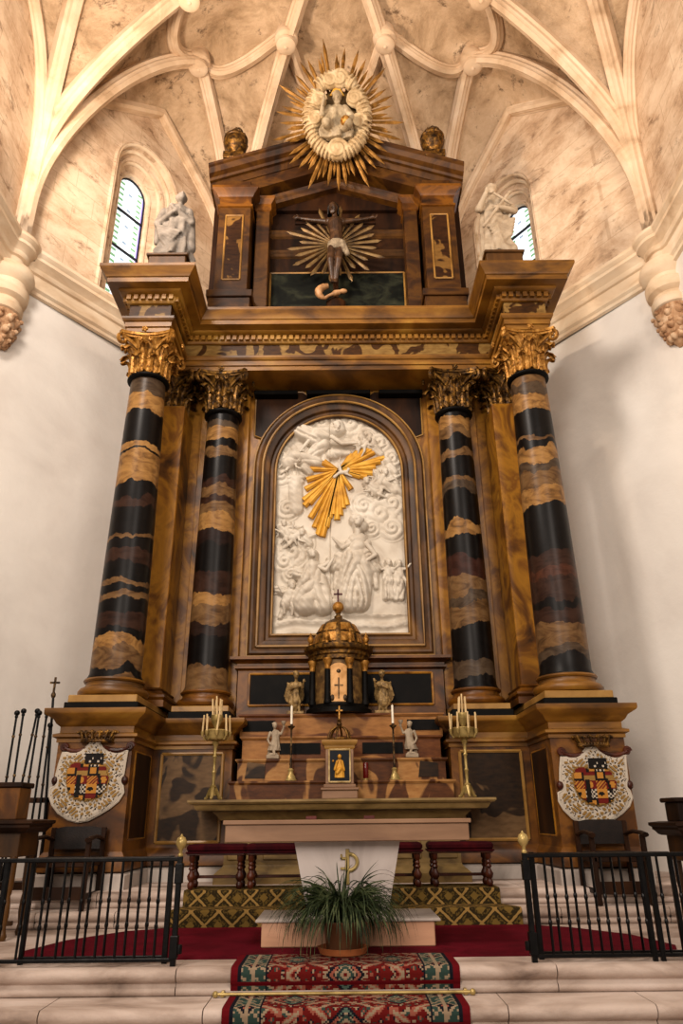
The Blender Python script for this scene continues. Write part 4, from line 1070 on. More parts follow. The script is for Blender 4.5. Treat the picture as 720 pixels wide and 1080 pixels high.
o = obj('figure', m, M['stone_white'], S1, world=False); remesh(o, .016, 3)
S2 = thing('saint_statue', 'pale stone saint holding a slanting cross, beside the narrow window slit', 'statue', (2.68, 9.25, ZTOP))
plinth(S2, .29, .24, 0, .52, M['wood_mid'])
m = MB(); lean = lambda z: (-.04*math.sin(z*2.4), 0)
robe(m, [(.02, 0), (.29, .005), (.3, .1), (.25, .3), (.225, .55), (.25, .75), (.22, .95), (.21, 1.08), (.225, 1.2), (.16, 1.28), (.07, 1.32)], (0, 0, .52), 7, .2, 1.7, -1.3, lean)
m.caps((-.02, 0, 1.78), (-.03, -.03, 1.9), .055, .05); head(m, (-.04, -.06, 2.0), .115, (-.3, -1, -.05), beard=True)
m.caps((-.2, -.02, 1.7), (-.3, -.12, 1.5), .085, .07); m.caps((-.3, -.12, 1.5), (-.2, -.28, 1.68), .062, .042); hand(m, (-.2, -.28, 1.68), (.3, -.2, 1), (1, 0, 0), 1.1)
m.caps((.2, -.02, 1.68), (.28, -.14, 1.44), .085, .068); m.caps((.28, -.14, 1.44), (.02, -.27, 1.38), .062, .042); hand(m, (.02, -.27, 1.38), (-1, -.1, .1), (0, 0, 1), 1.1)
for i in range(6): m.caps((.27-.02*i, -.1-.015*i, 1.3-.08*i), (-.2+.03*i, -.2, 1.05-.07*i), .035, .028)
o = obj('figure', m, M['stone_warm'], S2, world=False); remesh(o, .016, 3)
m = MB(); m.caps((-.3, -.3, .95), (.2, -.27, 1.72), .026, .026); m.caps((-.06, -.3, 1.66), (.2, -.28, 1.45), .022, .022)
obj('cross', m, M['stone_warm'], S2, world=False)

# flaming urns on the pediment ends
def urn(x, z, label):
    t = thing('flaming_urn', label, 'urn', (x, 10.34, z), group='urns on the pediment')
    m = MB(); m.bbox(-.2, .2, -.2, .2, 0, .16, .01); m.lathe([(.12, .16), (.15, .18), (.1, .22), (.07, .28), (.09, .33), (.16, .38), (.21, .46), (.235, .56), (.22, .63), (.24, .65), (.24, .68), (.2, .7), (.02, .7)], 28, fold=lambda a, zz: 1+(.05*abs(math.sin(7*a)) if .36 < zz < .6 else 0))
    obj('vase', m, M['gold_dark'], t, world=False)
    m = MB()
    for i in range(22):
        a = 2*PI*i/22*2.4; r = .16*math.sqrt((i+1)/22); h = .2+.14*(1-r/.16)+rnd.uniform(-.03, .04)
        p = [(r*math.cos(a)*(1-.25*t_)+.03*math.sin(6*t_+i), r*math.sin(a)*(1-.25*t_), .68+h*t_) for t_ in (0, .25, .5, .75, 1)]
        m.tube(p, [.045, .055, .045, .03, .006], 6)
    obj('carved_flames', m, M['bronze'], t, world=False)
urn(-2.0, 12.81, 'dark gilt flaming urn on the left end of the pediment')
urn(1.92, 12.83, 'dark gilt flaming urn on the right end of the pediment')

# great sunburst with the seated figure in a wreath of cloud
tilt = math.radians(24)
SB = thing('cloud_sunburst', 'golden sunburst with a cloud wreath round a bearded seated figure above the pediment', 'sunburst', (.02, 9.93, 13.47))
TM = Matrix.Rotation(tilt, 4, 'X')
m = MB()
rr = random.Random(3)
for i in range(44):
    a = 2*PI*i/44+rr.uniform(-.03, .03); ca, sa = math.cos(a), math.sin(a)
    L = 1.12+.2*(1 if i % 3 == 0 else 0)-.12*(i % 2)+.32*max(0, sa)**4+.14*max(0, -sa)**3
    i0 = m.mark(); w = .036
    m.add([(.4, 0, -w*.7), (.4, -.03, 0), (.4, 0, w*.7), (L*.86, 0, -w), (L*.86, -.035, 0), (L*.86, 0, w), (L, -.008, 0)], [(0, 1, 4, 3), (1, 2, 5, 4), (2, 0, 3, 5), (3, 4, 6), (4, 5, 6), (5, 3, 6), (0, 2, 1)])
    if i % 2 == 0:
        m.add([(.4, 0, w*1.0), (.4, -.025, w*1.4), (.4, 0, w*2), (L*.72, 0, w*1.5), (L*.72, -.03, w*2.2), (L*.72, 0, w*2.9), (L*.84, -.008, w*2.4)], [(0, 1, 4, 3), (1, 2, 5, 4), (2, 0, 3, 5), (3, 4, 6), (4, 5, 6), (5, 3, 6), (0, 2, 1)])
    m.xf(i0, Matrix(((ca, 0, -sa, 0), (0, 1, 0, 0), (sa, 0, ca, 0), (0, 0, 0, 1))))
m.xf(0, TM); obj('rays', m, M['ray_old'], SB, world=False, smooth=False)
m = MB()
def oval(a, kx=.53, kz=.68): return Vector((kx*math.cos(a), -.1, kz*math.sin(a)+.0))
for i in range(26):
    a = 2*PI*i/26; p = oval(a)
    if a > PI*.28 and a < PI*.72: p.z += .1
    m.ball(p, (.125+.02*math.sin(5*a), .13, .125), 12, 8)
    # scroll ridges across the wreath
    for k in range(2):
        q = oval(a+k*.12); tq = Vector((math.cos(a+k*.12), 0, math.sin(a+k*.12)))
        pts = [q+tq*(.14*math.cos(th))+Vector((0, -.15*math.sin(th), 0)) for th in [PI*j/8 for j in range(9)]]
        if PI*.28 < a < PI*.72: pts = [p_+Vector((0, 0, .1)) for p_ in pts]
        m.tube(pts, .022, 6)
for (x, z, R) in ((0, -.62, .2), (-.42, -.05, .15), (.42, -.1, .15), (-.35, .3, .15), (.33, .34, .15), (.05, .72, .17), (-.12, .68, .14)):
    pts = [(x+R*(1-j/26)*math.cos(j*.55), -.24-.03*j/26, z+R*(1-j/26)*math.sin(j*.55)) for j in range(26)]
    m.tube(pts, [.032*(1-.5*j/26) for j in range(26)], 6); m.ball((x, -.16, z), (R*1.05, .12, R*1.05), 12, 8)
m.xf(0, TM); o = obj('cloud_wreath', m, M['cloud'], SB, world=False); remesh(o, .014, 1)
m = MB(); m.ball((0, -.02, .02), (.45, .06, .58), 20, 12); m.xf(0, TM); obj('cloud_ground', m, M['ray_brown'], SB, world=False)
m = MB()
robe(m, [(.02, -.44), (.3, -.43), (.32, -.3), (.27, -.12), (.2, .05), (.19, .15), (.1, .24), (.06, .26)], (0, -.14, 0), 7, .16, 1.1, 1, None, .62)
m.caps((0, -.15, .24), (0, -.18, .3), .06, .055); head(m, (0, -.2, .36), .115, (.05, -1, -.25), beard=True)
m.caps((-.15, -.16, .17), (-.3, -.24, .02), .075, .06); m.caps((-.3, -.24, .02), (-.26, -.36, .2), .055, .035); hand(m, (-.26, -.36, .2), (.1, -.1, 1), (1, 0, 0), 1.0)
m.caps((.15, -.16, .17), (.3, -.22, -.02), .075, .06); m.caps((.3, -.22, -.02), (.2, -.36, -.12), .055, .035); hand(m, (.2, -.36, -.12), (-.5, -.7, -.1), (0, 0, 1), 1.0)
m.caps((-.12, -.2, -.22), (-.2, -.42, -.22), .12, .1); m.caps((.12, -.2, -.22), (.2, -.42, -.24), .12, .1)
m.xf(0, TM); o = obj('seated_figure', m, M['ivory'], SB, world=False); remesh(o, .013, 2)
m = MB(); m.ball((.16, -.42, -.2), .1, 16, 12); m.xf(0, TM); obj('orb', m, M['gold'], SB, world=False)
m = MB(); tri = [(-.14, .42), (.14, .42), (0, .66)]; m.slab(tri, lambda x, z: (x, -.16, z), lambda x, z: (x, -.12, z)); m.xf(0, TM); obj('triangular_halo', m, M['gold_ray'], SB, world=False, smooth=False)

# crucified figure on a ring of flat rays
CX = thing('crucifix', 'dark carved crucified figure against a ring of flat brown rays over the dark painting', 'crucifix', (-.03, 10.62, ZTOP))
m = MB(); zc = 2.16
rr = random.Random(5)
for i in range(28):
    a = PI/2+2*PI*(i+.5)/28; ca, sa = math.cos(a), math.sin(a); L = (.92 if i % 2 else .74)+rr.uniform(-.05, .08); w = .035
    i0 = m.mark()
    m.add([(.12, 0, -w*.5), (.12, -.02, 0), (.12, 0, w*.5), (L*.9, 0, -w*1.15), (L*.9, -.025, 0), (L*.9, 0, w*1.15), (L, -.01, 0)], [(0, 1, 4, 3), (1, 2, 5, 4), (2, 0, 3, 5), (3, 4, 6), (4, 5, 6), (5, 3, 6), (0, 2, 1)])
    m.xf(i0, Matrix.Translation((0, 0, zc)) @ Matrix(((ca, 0, -sa, 0), (0, 1, 0, 0), (sa, 0, ca, 0), (0, 0, 0, 1))))
obj('rays', m, M['ray_brown'], CX, world=False, smooth=False)
m = MB(); m.bbox(-.05, .05, -.02, .05, .85, 3.12, .008); m.bbox(-.78, .78, -.02, .04, 2.68, 2.78, .008); obj('cross', m, M['wood_dark'], CX, world=False, smooth=False)
m = MB(); y = -.13
m.caps((0, y, 2.55), (.01, y, 2.3), .15, .125); m.caps((.01, y, 2.3), (.02, y, 2.1), .12, .135); m.caps((-.12, y, 2.6), (.12, y, 2.6), .085, .085)
m.caps((0, y, 2.62), (-.02, y-.04, 2.78), .055, .05); head(m, (-.04, y-.09, 2.86), .115, (-.35, -1, -.45), hair=False, beard=True)
for s in (-1, 1):
    m.caps((s*.14, y, 2.6), (s*.4, y+.02, 2.66), .058, .045); m.caps((s*.4, y+.02, 2.66), (s*.66, y+.05, 2.74), .043, .03); hand(m, (s*.66, y+.05, 2.74), (s, -.1, .2), (0, 0, 1), 1.15, .5)
    m.caps((s*.07+.02, y, 2.05), (s*.075-.02, y-.1, 1.6), .095, .065); m.caps((s*.075-.02, y-.1, 1.6), (s*.03-.03, y, 1.2), .068, .04); m.caps((s*.03-.03, y, 1.18), (s*.025-.03, y-.12, 1.06), .04, .034)
    for k in range(5): m.caps((s*.025-.06+.015*k, y-.13, 1.05), (s*.025-.06+.015*k, y-.17, 1.02), .01, .008, 6)
o = obj('body', m, M['flesh'], CX, world=False); remesh(o, .011, 2)
m = MB(); hc = Vector((-.04, y-.09, 2.86))
for i in range(22):
    a = 2*PI*i/22; p = hc+Vector((.085*math.cos(a), .05+.085*math.sin(a), .06)); m.caps(p, p+Vector((.02*math.cos(a), .03, -.16 if math.sin(a) > -.3 else -.02)), .03, .014, 6)
m.ball(hc+Vector((0, .03, .07)), (.095, .1, .07), 12, 8); o = obj('hair', m, M['hair'], CX, world=False); remesh(o, .01, 1)
m = MB(); robe(m, [(.02, 1.86), (.15, 1.865), (.17, 1.95), (.16, 2.08), (.1, 2.1)], (.02, y, 0), 6, .13, .5, 3, None, .85); m.caps((.14, y-.06, 2.05), (.22, y-.08, 1.75), .045, .05); m.caps((.12, y-.1, 2.03), (.16, y-.1, 1.8), .035, .04)
o = obj('loincloth', m, M['linen'], CX, world=False); remesh(o, .011, 2)
m = MB(); pts = []
for i in range(30):
    t = i/29; a = PI*.55+t*PI*1.15
    pts.append((-.1+.22*math.cos(a)*(1-.1*t), y+.0, .92+.15*math.sin(a)) if t < .7 else None)
pts = [p for p in pts if p]; e = pts[-1]
pts += [(e[0]+.06*k, y-.02, e[2]+.03*k+.01*math.sin(k)) for k in range(1, 6)]
n = len(pts); m.tube(pts, [.03+.045*math.sin(PI*min(1, i/n*1.15+.1)) for i in range(n-3)]+[.06, .05, .03], 10); m.ball((pts[-1][0]+.03, y-.02, pts[-1][2]), (.075, .05, .045), 10, 8)
tag(obj('serpent', m, M['serpent'], CX, world=False), 'pale coiled serpent under the feet')
m = MB(); m.lathe([(.3, 0), (.3, .08), (.2, .16), (.15, .5), (.18, .8), (.1, .88), (.06, .9)], 20, (0, 0, 0), sy=.6); obj('base_mound', m, M['wood_dark'], CX, world=False)

# ================================================================== COATS OF ARMS (face-painted relief; offsets are read off a 720 x 785 enlargement)
mw, md, mg, mk, mr = plain('ermine_white', 'b4a99a', .7), plain('heraldic_black', '14100e', .5), plain('heraldic_gold', '8a6a38', .45, .3), plain('ermine_black', '2a1a14', .6), plain('heraldic_red', '5e1712', .5)
mo = plain('heraldic_orange', 'a8722e', .5); mwt = plain('heraldic_white', 'b0a494', .6); mbr = M['turned']
CREST_OUT = [(345, 150), (388, 145), (420, 185), (470, 215), (540, 222), (600, 212), (592, 290), (588, 370), (575, 432), (590, 455), (600, 500), (572, 555), (520, 600), (450, 645), (385, 680), (318, 692), (250, 675), (180, 632), (130, 575), (105, 520), (108, 465), (138, 450), (130, 380), (140, 300), (155, 220), (200, 225), (250, 222), (305, 195)]
def in_poly(x, y, P):
    c = False; j = len(P)-1
    for i in range(len(P)):
        if (P[i][1] > y) != (P[j][1] > y) and x < (P[j][0]-P[i][0])*(y-P[i][1])/(P[j][1]-P[i][1])+P[i][0]: c = not c
        j = i
    return c
def edge_d(x, y, P):
    best = 1e9
    for i in range(len(P)):
        ax, ay = P[i-1]; bx, by = P[i]; dx, dy = bx-ax, by-ay; t = max(0, min(1, ((x-ax)*dx+(y-ay)*dy)/(dx*dx+dy*dy)))
        best = min(best, math.hypot(x-ax-t*dx, y-ay-t*dy))
    return best
SHIELD = [(205, 345), (235, 290), (285, 285), (330, 300), (430, 300), (480, 320), (505, 400), (495, 480), (450, 535), (370, 560), (290, 545), (230, 490), (208, 420)]
def crest_paint(x, y):
    """material index and height for a point of the mantle"""
    if in_poly(x, y, SHIELD):
        e = edge_d(x, y, SHIELD)
        if e < 9: return 2, .05
        if y < 330 and x < 325: return (4 if x < 300 else 1), .07
        q = (int((x-205)//75), int((y-320)//62)); u, v = (x-205) % 75, (y-320) % 62
        k = (q[0]*3+q[1]*5) % 6
        chk = (int(u//13)+int(v//13)) % 2
        if abs(x-300) < 13 and y > 380 and y < 530: return 1, .08
        if abs(x-440-(y-400)*.25) < 9 and 370 < y < 470: return 1, .08
        if k == 0: return (5 if 14 < u < 60 and 10 < v < 50 else 1), .075
        if k == 1: return (6 if chk else 1), .07
        if k == 2: return (5 if (u-37)**2+(v-31)**2 < 480 else 4), .075
        if k == 3: return (4 if v < 30 else 2), .07
        if k == 4: return (1 if (u-30)**2/2+(v-30)**2 < 190 else 5), .075
        return (5 if int((u+v)//12) % 2 else 4), .07
    if 330 < x < 445 and 232 < y < 318:
        w = (int((x-330)//19)+int((y-232)//21)) % 3
        return (6 if w == 0 and y > 250 and (x-330) % 19 > 7 and (y-232) % 21 > 9 else 1), .08
    e = edge_d(x, y, CREST_OUT)
    if e < 22: return (3 if (int(x*.085)+int(y*.085)) % 4 == 0 and e > 9 and (int(x)//7+int(y)//7) % 2 else 0), .03+.012*(e/22)
    sgn = math.sin(x*.11+2*math.sin(y*.05))*math.sin(y*.12+2*math.sin(x*.045))
    if sgn > .36: return 2, .055
    if sgn < -.72: return 3, .03
    return 0, .04
def crest(name, label, Y, x_off):
    t = thing(name, label, 'coat of arms', (x_off[0], Y, x_off[1]), group='coats of arms on the pedestals')
    f = lambda x, y: ((x-350)*.0017, (420-y)*.00159)   # metres per enlargement pixel
    m = MB(); st = 7
    for yy in range(140, 700, st):
        for xx in range(98, 610, st):
            cx_, cy_ = xx+st/2, yy+st/2
            if not in_poly(cx_, cy_, CREST_OUT): continue
            mi, h = crest_paint(cx_, cy_)
            q = []
            for (px, py) in ((xx, yy), (xx+st, yy), (xx+st, yy+st), (xx, yy+st)): q.append(f(px, py))
            b = len(m.v); dome = .03*(1-((cx_-350)/260)**2)
            m.v += [(x, -h-dome, z) for x, z in q]+[(x, -.004, z) for x, z in q]
            m.face((b+3, b+2, b+1, b), mi)
            for i in range(4): m.face((b+i, b+(i+1) % 4, b+4+(i+1) % 4, b+4+i), mi)
    obj('mantle_and_shield', m, [mw, md, mg, mk, mr, mo, mwt], t, world=False, smooth=False)
    m = MB(); pts = [f(*p) for p in CREST_OUT]; pts.append(pts[0]); m.tube([(x, -.03, z) for x, z in pts], .016, 6); obj('ermine_edge', m, mw, t, world=False)
    m = MB()                                   # crown over the mantle
    cx0, cz0 = f(385, 132); 
    for i in range(15):
        a = PI*i/14; x = cx0+.17*math.cos(a); m.ball((x, -.05-.07*math.sin(a), cz0), .022, 8, 6)
        if i % 2 == 0:
            m.caps((x, -.05-.07*math.sin(a), cz0), (x*1.0+(x-cx0)*.25, -.05-.07*math.sin(a), cz0+.09), .013, .018, 6)
            for d in (-.022, .022): m.ball((x+(x-cx0)*.25+d, -.05-.07*math.sin(a), cz0+.08), .018, 6, 5)
    m.tube([(cx0+.18*math.cos(PI*i/14), -.05-.075*math.sin(PI*i/14), cz0-.02) for i in range(15)], .018, 6); obj('crown', m, M['gold_dark'], t, world=False)
    # dark red drapery scrolls at the shoulders and knots at the sides
    for s, (ex, ey) in ((-1, (165, 190)), (1, (612, 185))):
        m = MB(); a = f(345 if s < 0 else 425, 175); b = f(ex, ey)
        m.tube([(a[0]+(b[0]-a[0])*k/8, -.03, a[1]+(b[1]-a[1])*k/8-.05*math.sin(PI*k/8)) for k in range(9)], [.012+.022*math.sin(PI*k/8) for k in range(8)]+[.03], 8)
        m.tube([(b[0]+s*.01+.045*(1-j/16)*math.cos(j*.7), -.035, b[1]+.01+.045*(1-j/16)*math.sin(j*.7)) for j in range(16)], .02, 6)
        obj('drapery_scroll', m, mbr, t, world=False)
        c = f(125 if s < 0 else 600, 415); m = MB(); m.ball((c[0], -.03, c[1]), (.04, .035, .05), 10, 8); obj('drapery_knot', m, mbr, t, world=False)
    return t

pL = at(93.5, 824, 8.95); pR = at(624.5, 829, 8.95)
crest('coat_of_arms', 'white coat of arms with quartered shield on the pedestal beside the tall metal poles', 8.948, (pL.x, pL.z))
crest('coat_of_arms', 'white coat of arms with quartered shield on the pedestal farthest from the metal poles', 8.948, (pR.x, pR.z))
# ================================================================== HIGH ALTAR AND WHAT STANDS ON IT
HA = thing('high_altar', 'tan stone high altar with moulded slab and stepped marbled shelves below the altarpiece', 'altar', (0, 9.7, .3))
m = MB(); m.sweep([(-1.42, 10.0), (-1.42, 9.55), (1.42, 9.55), (1.42, 10.0)], [(0, .3), (.1, .3), (.1, .4), (.06, .44), (.02, .47), (0, .5), (0, .96), (.02, .98), (.04, 1.0)]); obj('altar_body', m, M['tanstone'], HA, angle=30)
for x0, x1 in ((-1.38, -1.05), (-.95, -.35), (-.25, .25), (.35, .95), (1.05, 1.38)):
    m = MB(); m.bbox(x0, x1, 9.53, 9.56, .55, .93, .012); obj('altar_panel', m, M['tanstone'], HA, smooth=False)
    m = MB(); m.bbox(x0+.06, x1-.06, 9.522, 9.54, .61, .87, .012); obj('inset_panel', m, M['tanstone'], HA, smooth=False)
m = MB(); P_ = [(-1.46, 10.05), (-1.46, 9.5), (1.46, 9.5), (1.46, 10.05)]
m.sweep(P_, [(0, .99), (.02, 1.0), (.06, 1.05), (.1, 1.08), (.1, 1.1), (.26, 1.1), (.28, 1.12), (.3, 1.16), (.34, 1.17), (.36, 1.19), (.36, 1.215), (0, 1.22)])
m.flat([P_], lambda x, y: (x, y, 1.22)); obj('altar_slab', m, M['tanstone'], HA, angle=30)
for (hw, yf, z0, z1, mt, nm) in ((1.42, 9.78, 1.22, 1.45, 'gradine', 'lower_shelf'), (1.36, 9.98, 1.45, 1.73, 'gradine', 'middle_shelf'), (1.32, 10.06, 1.73, 2.02, 'gradine_b', 'upper_shelf'), (1.38, 10.2, 2.02, 2.33, 'gradine_b', 'top_shelf')):
    m = MB(); P_ = [(-hw, 10.6), (-hw, yf), (hw, yf), (hw, 10.6)]
    m.sweep(P_, [(0, z0), (0, z1-.05), (.012, z1-.045), (.02, z1-.03), (.03, z1-.025), (.03, z1-.005), (0, z1)]); m.flat([P_], lambda x, y: (x, y, z1-.0005)); obj(nm, m, M[mt], HA, angle=30)
for s in (-1, 1):
    xs = sorted((s*.28, s*.82)); m = MB(); m.box(xs[0], xs[1], 10.045, 10.06, 1.79, 1.93); obj('black_inlay', m, M['black'], HA, smooth=False)
    xs = sorted((s*.9, s*1.34)); m = MB(); m.box(xs[0], xs[1], 10.185, 10.2, 2.1, 2.24); obj('black_inlay', m, M['black'], HA, smooth=False)
    xs = sorted((s*1.0, s*1.26)); m = MB(); m.slab([(xs[0], 1.49), (xs[1], 1.49), (xs[1], 1.66), (xs[0]+.03, 1.69)], lambda x, z: (x, 9.965, z), lambda x, z: (x, 9.98, z)); obj('dark_inlay', m, M['panel'], HA, smooth=False)

# domed tabernacle
TB = thing('domed_tabernacle', 'round dark tabernacle with gilt door, black columns and gilded dome', 'tabernacle', (-.03, 10.2-.0, 2.33))
TB.location.y = 10.42
RD = .36
m = MB(); m.lathe([(.46, 0), (.46, .06), (.43, .08), (.41, .1), (.41, .12)], 40); obj('base', m, M['black'], TB, world=False)
m = MB(); m.lathe([(RD, .12), (RD, .72)], 40, cap=False); obj('drum', m, M['drum'], TB, world=False)
for i in range(8):
    a = -PI/2+PI/8+2*PI*i/8
    if math.sin(a) > .5: continue
    cx_, cy_ = .40*math.cos(a), .40*math.sin(a)
    m = MB(); m.lathe([(.055, .12), (.055, .15), (.046, .17), (.043, .18), (.039, .58)], 16, (cx_, cy_, 0)); obj('black_column', m, M['black'], TB, world=False)
    m = MB(); m.lathe([(.035, .58), (.04, .6), (.036, .61), (.045, .66), (.065, .7), (.065, .73)], 12, (cx_, cy_, 0), fold=lambda an, z: 1+.14*math.sin(6*an)*(z > .6)); obj('gilt_capital', m, M['gold'], TB, world=False)
m = MB(); m.lathe([(.38, .72), (.42, .73), (.42, .78), (.44, .8), (.44, .84), (.49, .87), (.5, .9), (.5, .93), (.4, .95), (.38, .96)], 48); obj('cornice', m, M['gold_dark'], TB, world=False)
m = MB(); dome = [(.37, .95), (.36, .98), (.35, 1.04), (.32, 1.14), (.27, 1.24), (.19, 1.32), (.1, 1.37), (.06, 1.39), (.06, 1.42), (.035, 1.44), (.03, 1.48)]
m.lathe(dome, 48, fold=lambda a, z: 1+(.03*max(0, math.cos(8*a))**6 if .97 < z < 1.36 else 0)); obj('dome', m, M['gold_dark'], TB, world=False)
m = MB()
for i in range(8):
    a0 = 2*PI*(i+.14)/8-PI/2; a1 = 2*PI*(i+.86)/8-PI/2
    for (r0, z0, r1, z1) in ((.362, .985, .33, 1.12), (.322, 1.15, .245, 1.275)):
        q = [(r*math.cos(a), r*math.sin(a), z) for r, z in ((r0+.012, z0), (r1+.012, z1)) for a in (a0, (a0+a1)/2, a1)]
        q2 = [(x*.95, y*.95, z) for x, y, z in q]
        m.add(q+q2, [(0, 1, 4, 3), (1, 2, 5, 4), (6, 9, 10, 7), (7, 10, 11, 8), (0, 3, 9, 6), (2, 8, 11, 5), (0, 6, 7, 1), (1, 7, 8, 2), (3, 4, 10, 9), (4, 5, 11, 10)])
obj('gilt_dome_panels', m, M['gold'], TB, world=False, smooth=False)
for i in range(8):
    a = 2*PI*i/8-PI/2+PI/8; c = (.43*math.cos(a), .43*math.sin(a))
    m = MB(); m.lathe([(.03, .93), (.03, .97), (.02, .98), (.045, 1.02), (.045, 1.05), (.03, 1.08), (.012, 1.1), (.015, 1.12), (.002, 1.14)], 10, (c[0], c[1], 0)); obj('gilt_finial', m, M['gold'], TB, world=False)
m = MB(); m.ball((0, 0, 1.56), .085, 20, 14); m.lathe([(.03, 1.46), (.05, 1.47), (.03, 1.49)], 14); obj('orb', m, M['gold'], TB, world=False)
m = MB(); m.bbox(-.014, .014, -.01, .01, 1.64, 1.84, .003); m.bbox(-.065, .065, -.01, .01, 1.75, 1.777, .003); obj('cross', m, M['porphyry'], TB, world=False, smooth=False)
# curved gilt door
m = MB(); N = 16; hw_ = .165
for i in range(N+1):
    x = -hw_+2*hw_*i/N; zt = .5+math.sqrt(max(hw_**2-x*x, 0)); yy = -math.sqrt(RD**2-x*x)
    m.v += [(x, yy-.022, .14), (x, yy-.022, zt), (x, yy+.01, .14), (x, yy+.01, zt)]
for i in range(N):
    b = 4*i; m.face((b, b+4, b+5, b+1)); m.face((b+1, b+5, b+7, b+3)); m.face((b, b+2, b+6, b+4))
m.face((0, 1, 3, 2)); m.face((4*N, 4*N+2, 4*N+3, 4*N+1))
D_ = obj('gilt_door', m, M['door_gilt'], TB, world=False, smooth=False)
m = MB(); m.bbox(-.008, .008, -RD-.035, -RD-.015, .18, .46, .002); m.bbox(-.06, .06, -RD-.033, -RD-.015, .35, .366, .002)
for s in (-1, 1): m.ball((s*.085, -RD-.01, .19), (.03, .02, .045), 8, 6)
m.ball((0, -RD-.02, .55), (.032, .014, .03), 10, 6)
obj('door_ornament', m, M['bronze'], D_, world=False)

# small tabernacle with crown and cross
ST = thing('small_tabernacle', 'small pale tabernacle with painted blue door, open crown and cross on the altar', 'tabernacle', (-.025, 9.6, 1.22))
m = MB(); m.bbox(-.22, .22, -.14, .16, 0, .1, .01); m.bbox(-.235, .235, -.155, .16, .1, .13, .008); m.bbox(-.2, .2, -.13, .16, .13, .17, .008); obj('base', m, M['pinkstone'], ST, world=False, smooth=False)
m = MB(); m.bbox(-.175, .175, -.115, .15, .17, .6, .008); obj('case', m, M['pinkstone'], ST, world=False, smooth=False)
m = MB(); m.sweep([(-.175, .15), (-.175, -.115), (.175, -.115), (.175, .15)], [(0, .58), (.015, .6), (.015, .62), (.045, .65), (.05, .67), (.05, .69), (0, .7)]); m.box(-.175, .175, -.115, .15, .6, .699); obj('cornice', m, M['tan'], ST, world=False)
m = MB(); m.bbox(-.125, .125, -.13, -.11, .2, .57, .004); d = obj('door', m, plain('blue_black_enamel', '12161c', .35), ST, world=False, smooth=False)
m = MB(); q = [(-.13, -.128, .195), (.13, -.128, .195), (.13, -.128, .575), (-.13, -.128, .575)]
for i in range(4): m.tube([q[i], q[(i+1) % 4]], .012, 6)
obj('door_frame', m, M['pale_gilt'], d, world=False)
m = MB(); robe(m, [(.004, .24), (.06, .245), (.055, .34), (.045, .43), (.02, .46)], (0, -.135, 0), 6, .1, sy=.35); m.ball((0, -.15, .49), (.026, .022, .03), 10, 8); m.caps((-.03, -.15, .43), (-.06, -.15, .34), .018, .014); m.caps((.03, -.15, .43), (.055, -.15, .33), .018, .014); m.caps((.0, -.15, .34), (-.03, -.155, .3), .03, .025); m.ball((-.08, -.14, .44), (.014, .01, .014), 6, 5)
obj('gilt_figure', m, M['gold_ray'], d, world=False)
m = MB()
for i in range(6):
    a = 2*PI*i/6+.3; m.tube([(.15*math.cos(t)*math.cos(a), .02+.15*math.cos(t)*math.sin(a), .7+.17*math.sin(t)) for t in [PI/2*k/8 for k in range(9)]], .014, 6)
m.tube([(.15*math.cos(2*PI*i/24), .02+.15*math.sin(2*PI*i/24), .71) for i in range(25)], .018, 6); m.ball((0, .02, .9), .035, 12, 8); m.lathe([(.02, .92), (.03, .95), (.015, .97)], 10, (0, .02, 0)); obj('open_crown', m, M['gold_dark'], ST, world=False)
m = MB(); m.bbox(-.01, .01, .01, .03, .95, 1.13, .003); m.bbox(-.045, .045, .01, .03, 1.06, 1.08, .003); obj('cross', m, M['gold'], ST, world=False, smooth=False)

# candlesticks
def candlestick(x, label, sgn):
    t = thing('candlestick', label, 'candlestick', (x, 9.83, 1.45), group='tall single candlesticks')
    m = MB(); m.lathe([(.075, 0), (.075, .012), (.06, .02), (.055, .05), (.035, .08), (.03, .11), (.04, .13), (.02, .15)], 18, fold=lambda a, z: 1+.1*math.cos(3*a)*(z < .06)); obj('foot', m, M['brass'], t, world=False)
    m = MB(); m.lathe([(.018, .14), (.014, .18), (.02, .2), (.013, .22), (.012, .4), (.019, .42), (.013, .44), (.012, .62), (.02, .64), (.045, .66), (.05, .675), (.02, .68), (.02, .7)], 14); obj('stem', m, M['bronze'], t, world=False)
    m = MB(); m.lathe([(.016, .69), (.015, .93), (.004, .935)], 12); m.caps((0, 0, .93), (0, 0, .945), .002, .002, 6); obj('candle', m, M['candle'], t, world=False)
candlestick(-.655, 'thin candlestick with white candle beside the white angel left of the small tabernacle', -1)
candlestick(.68, 'thin candlestick with white candle beside the white angel right of the small tabernacle', 1)
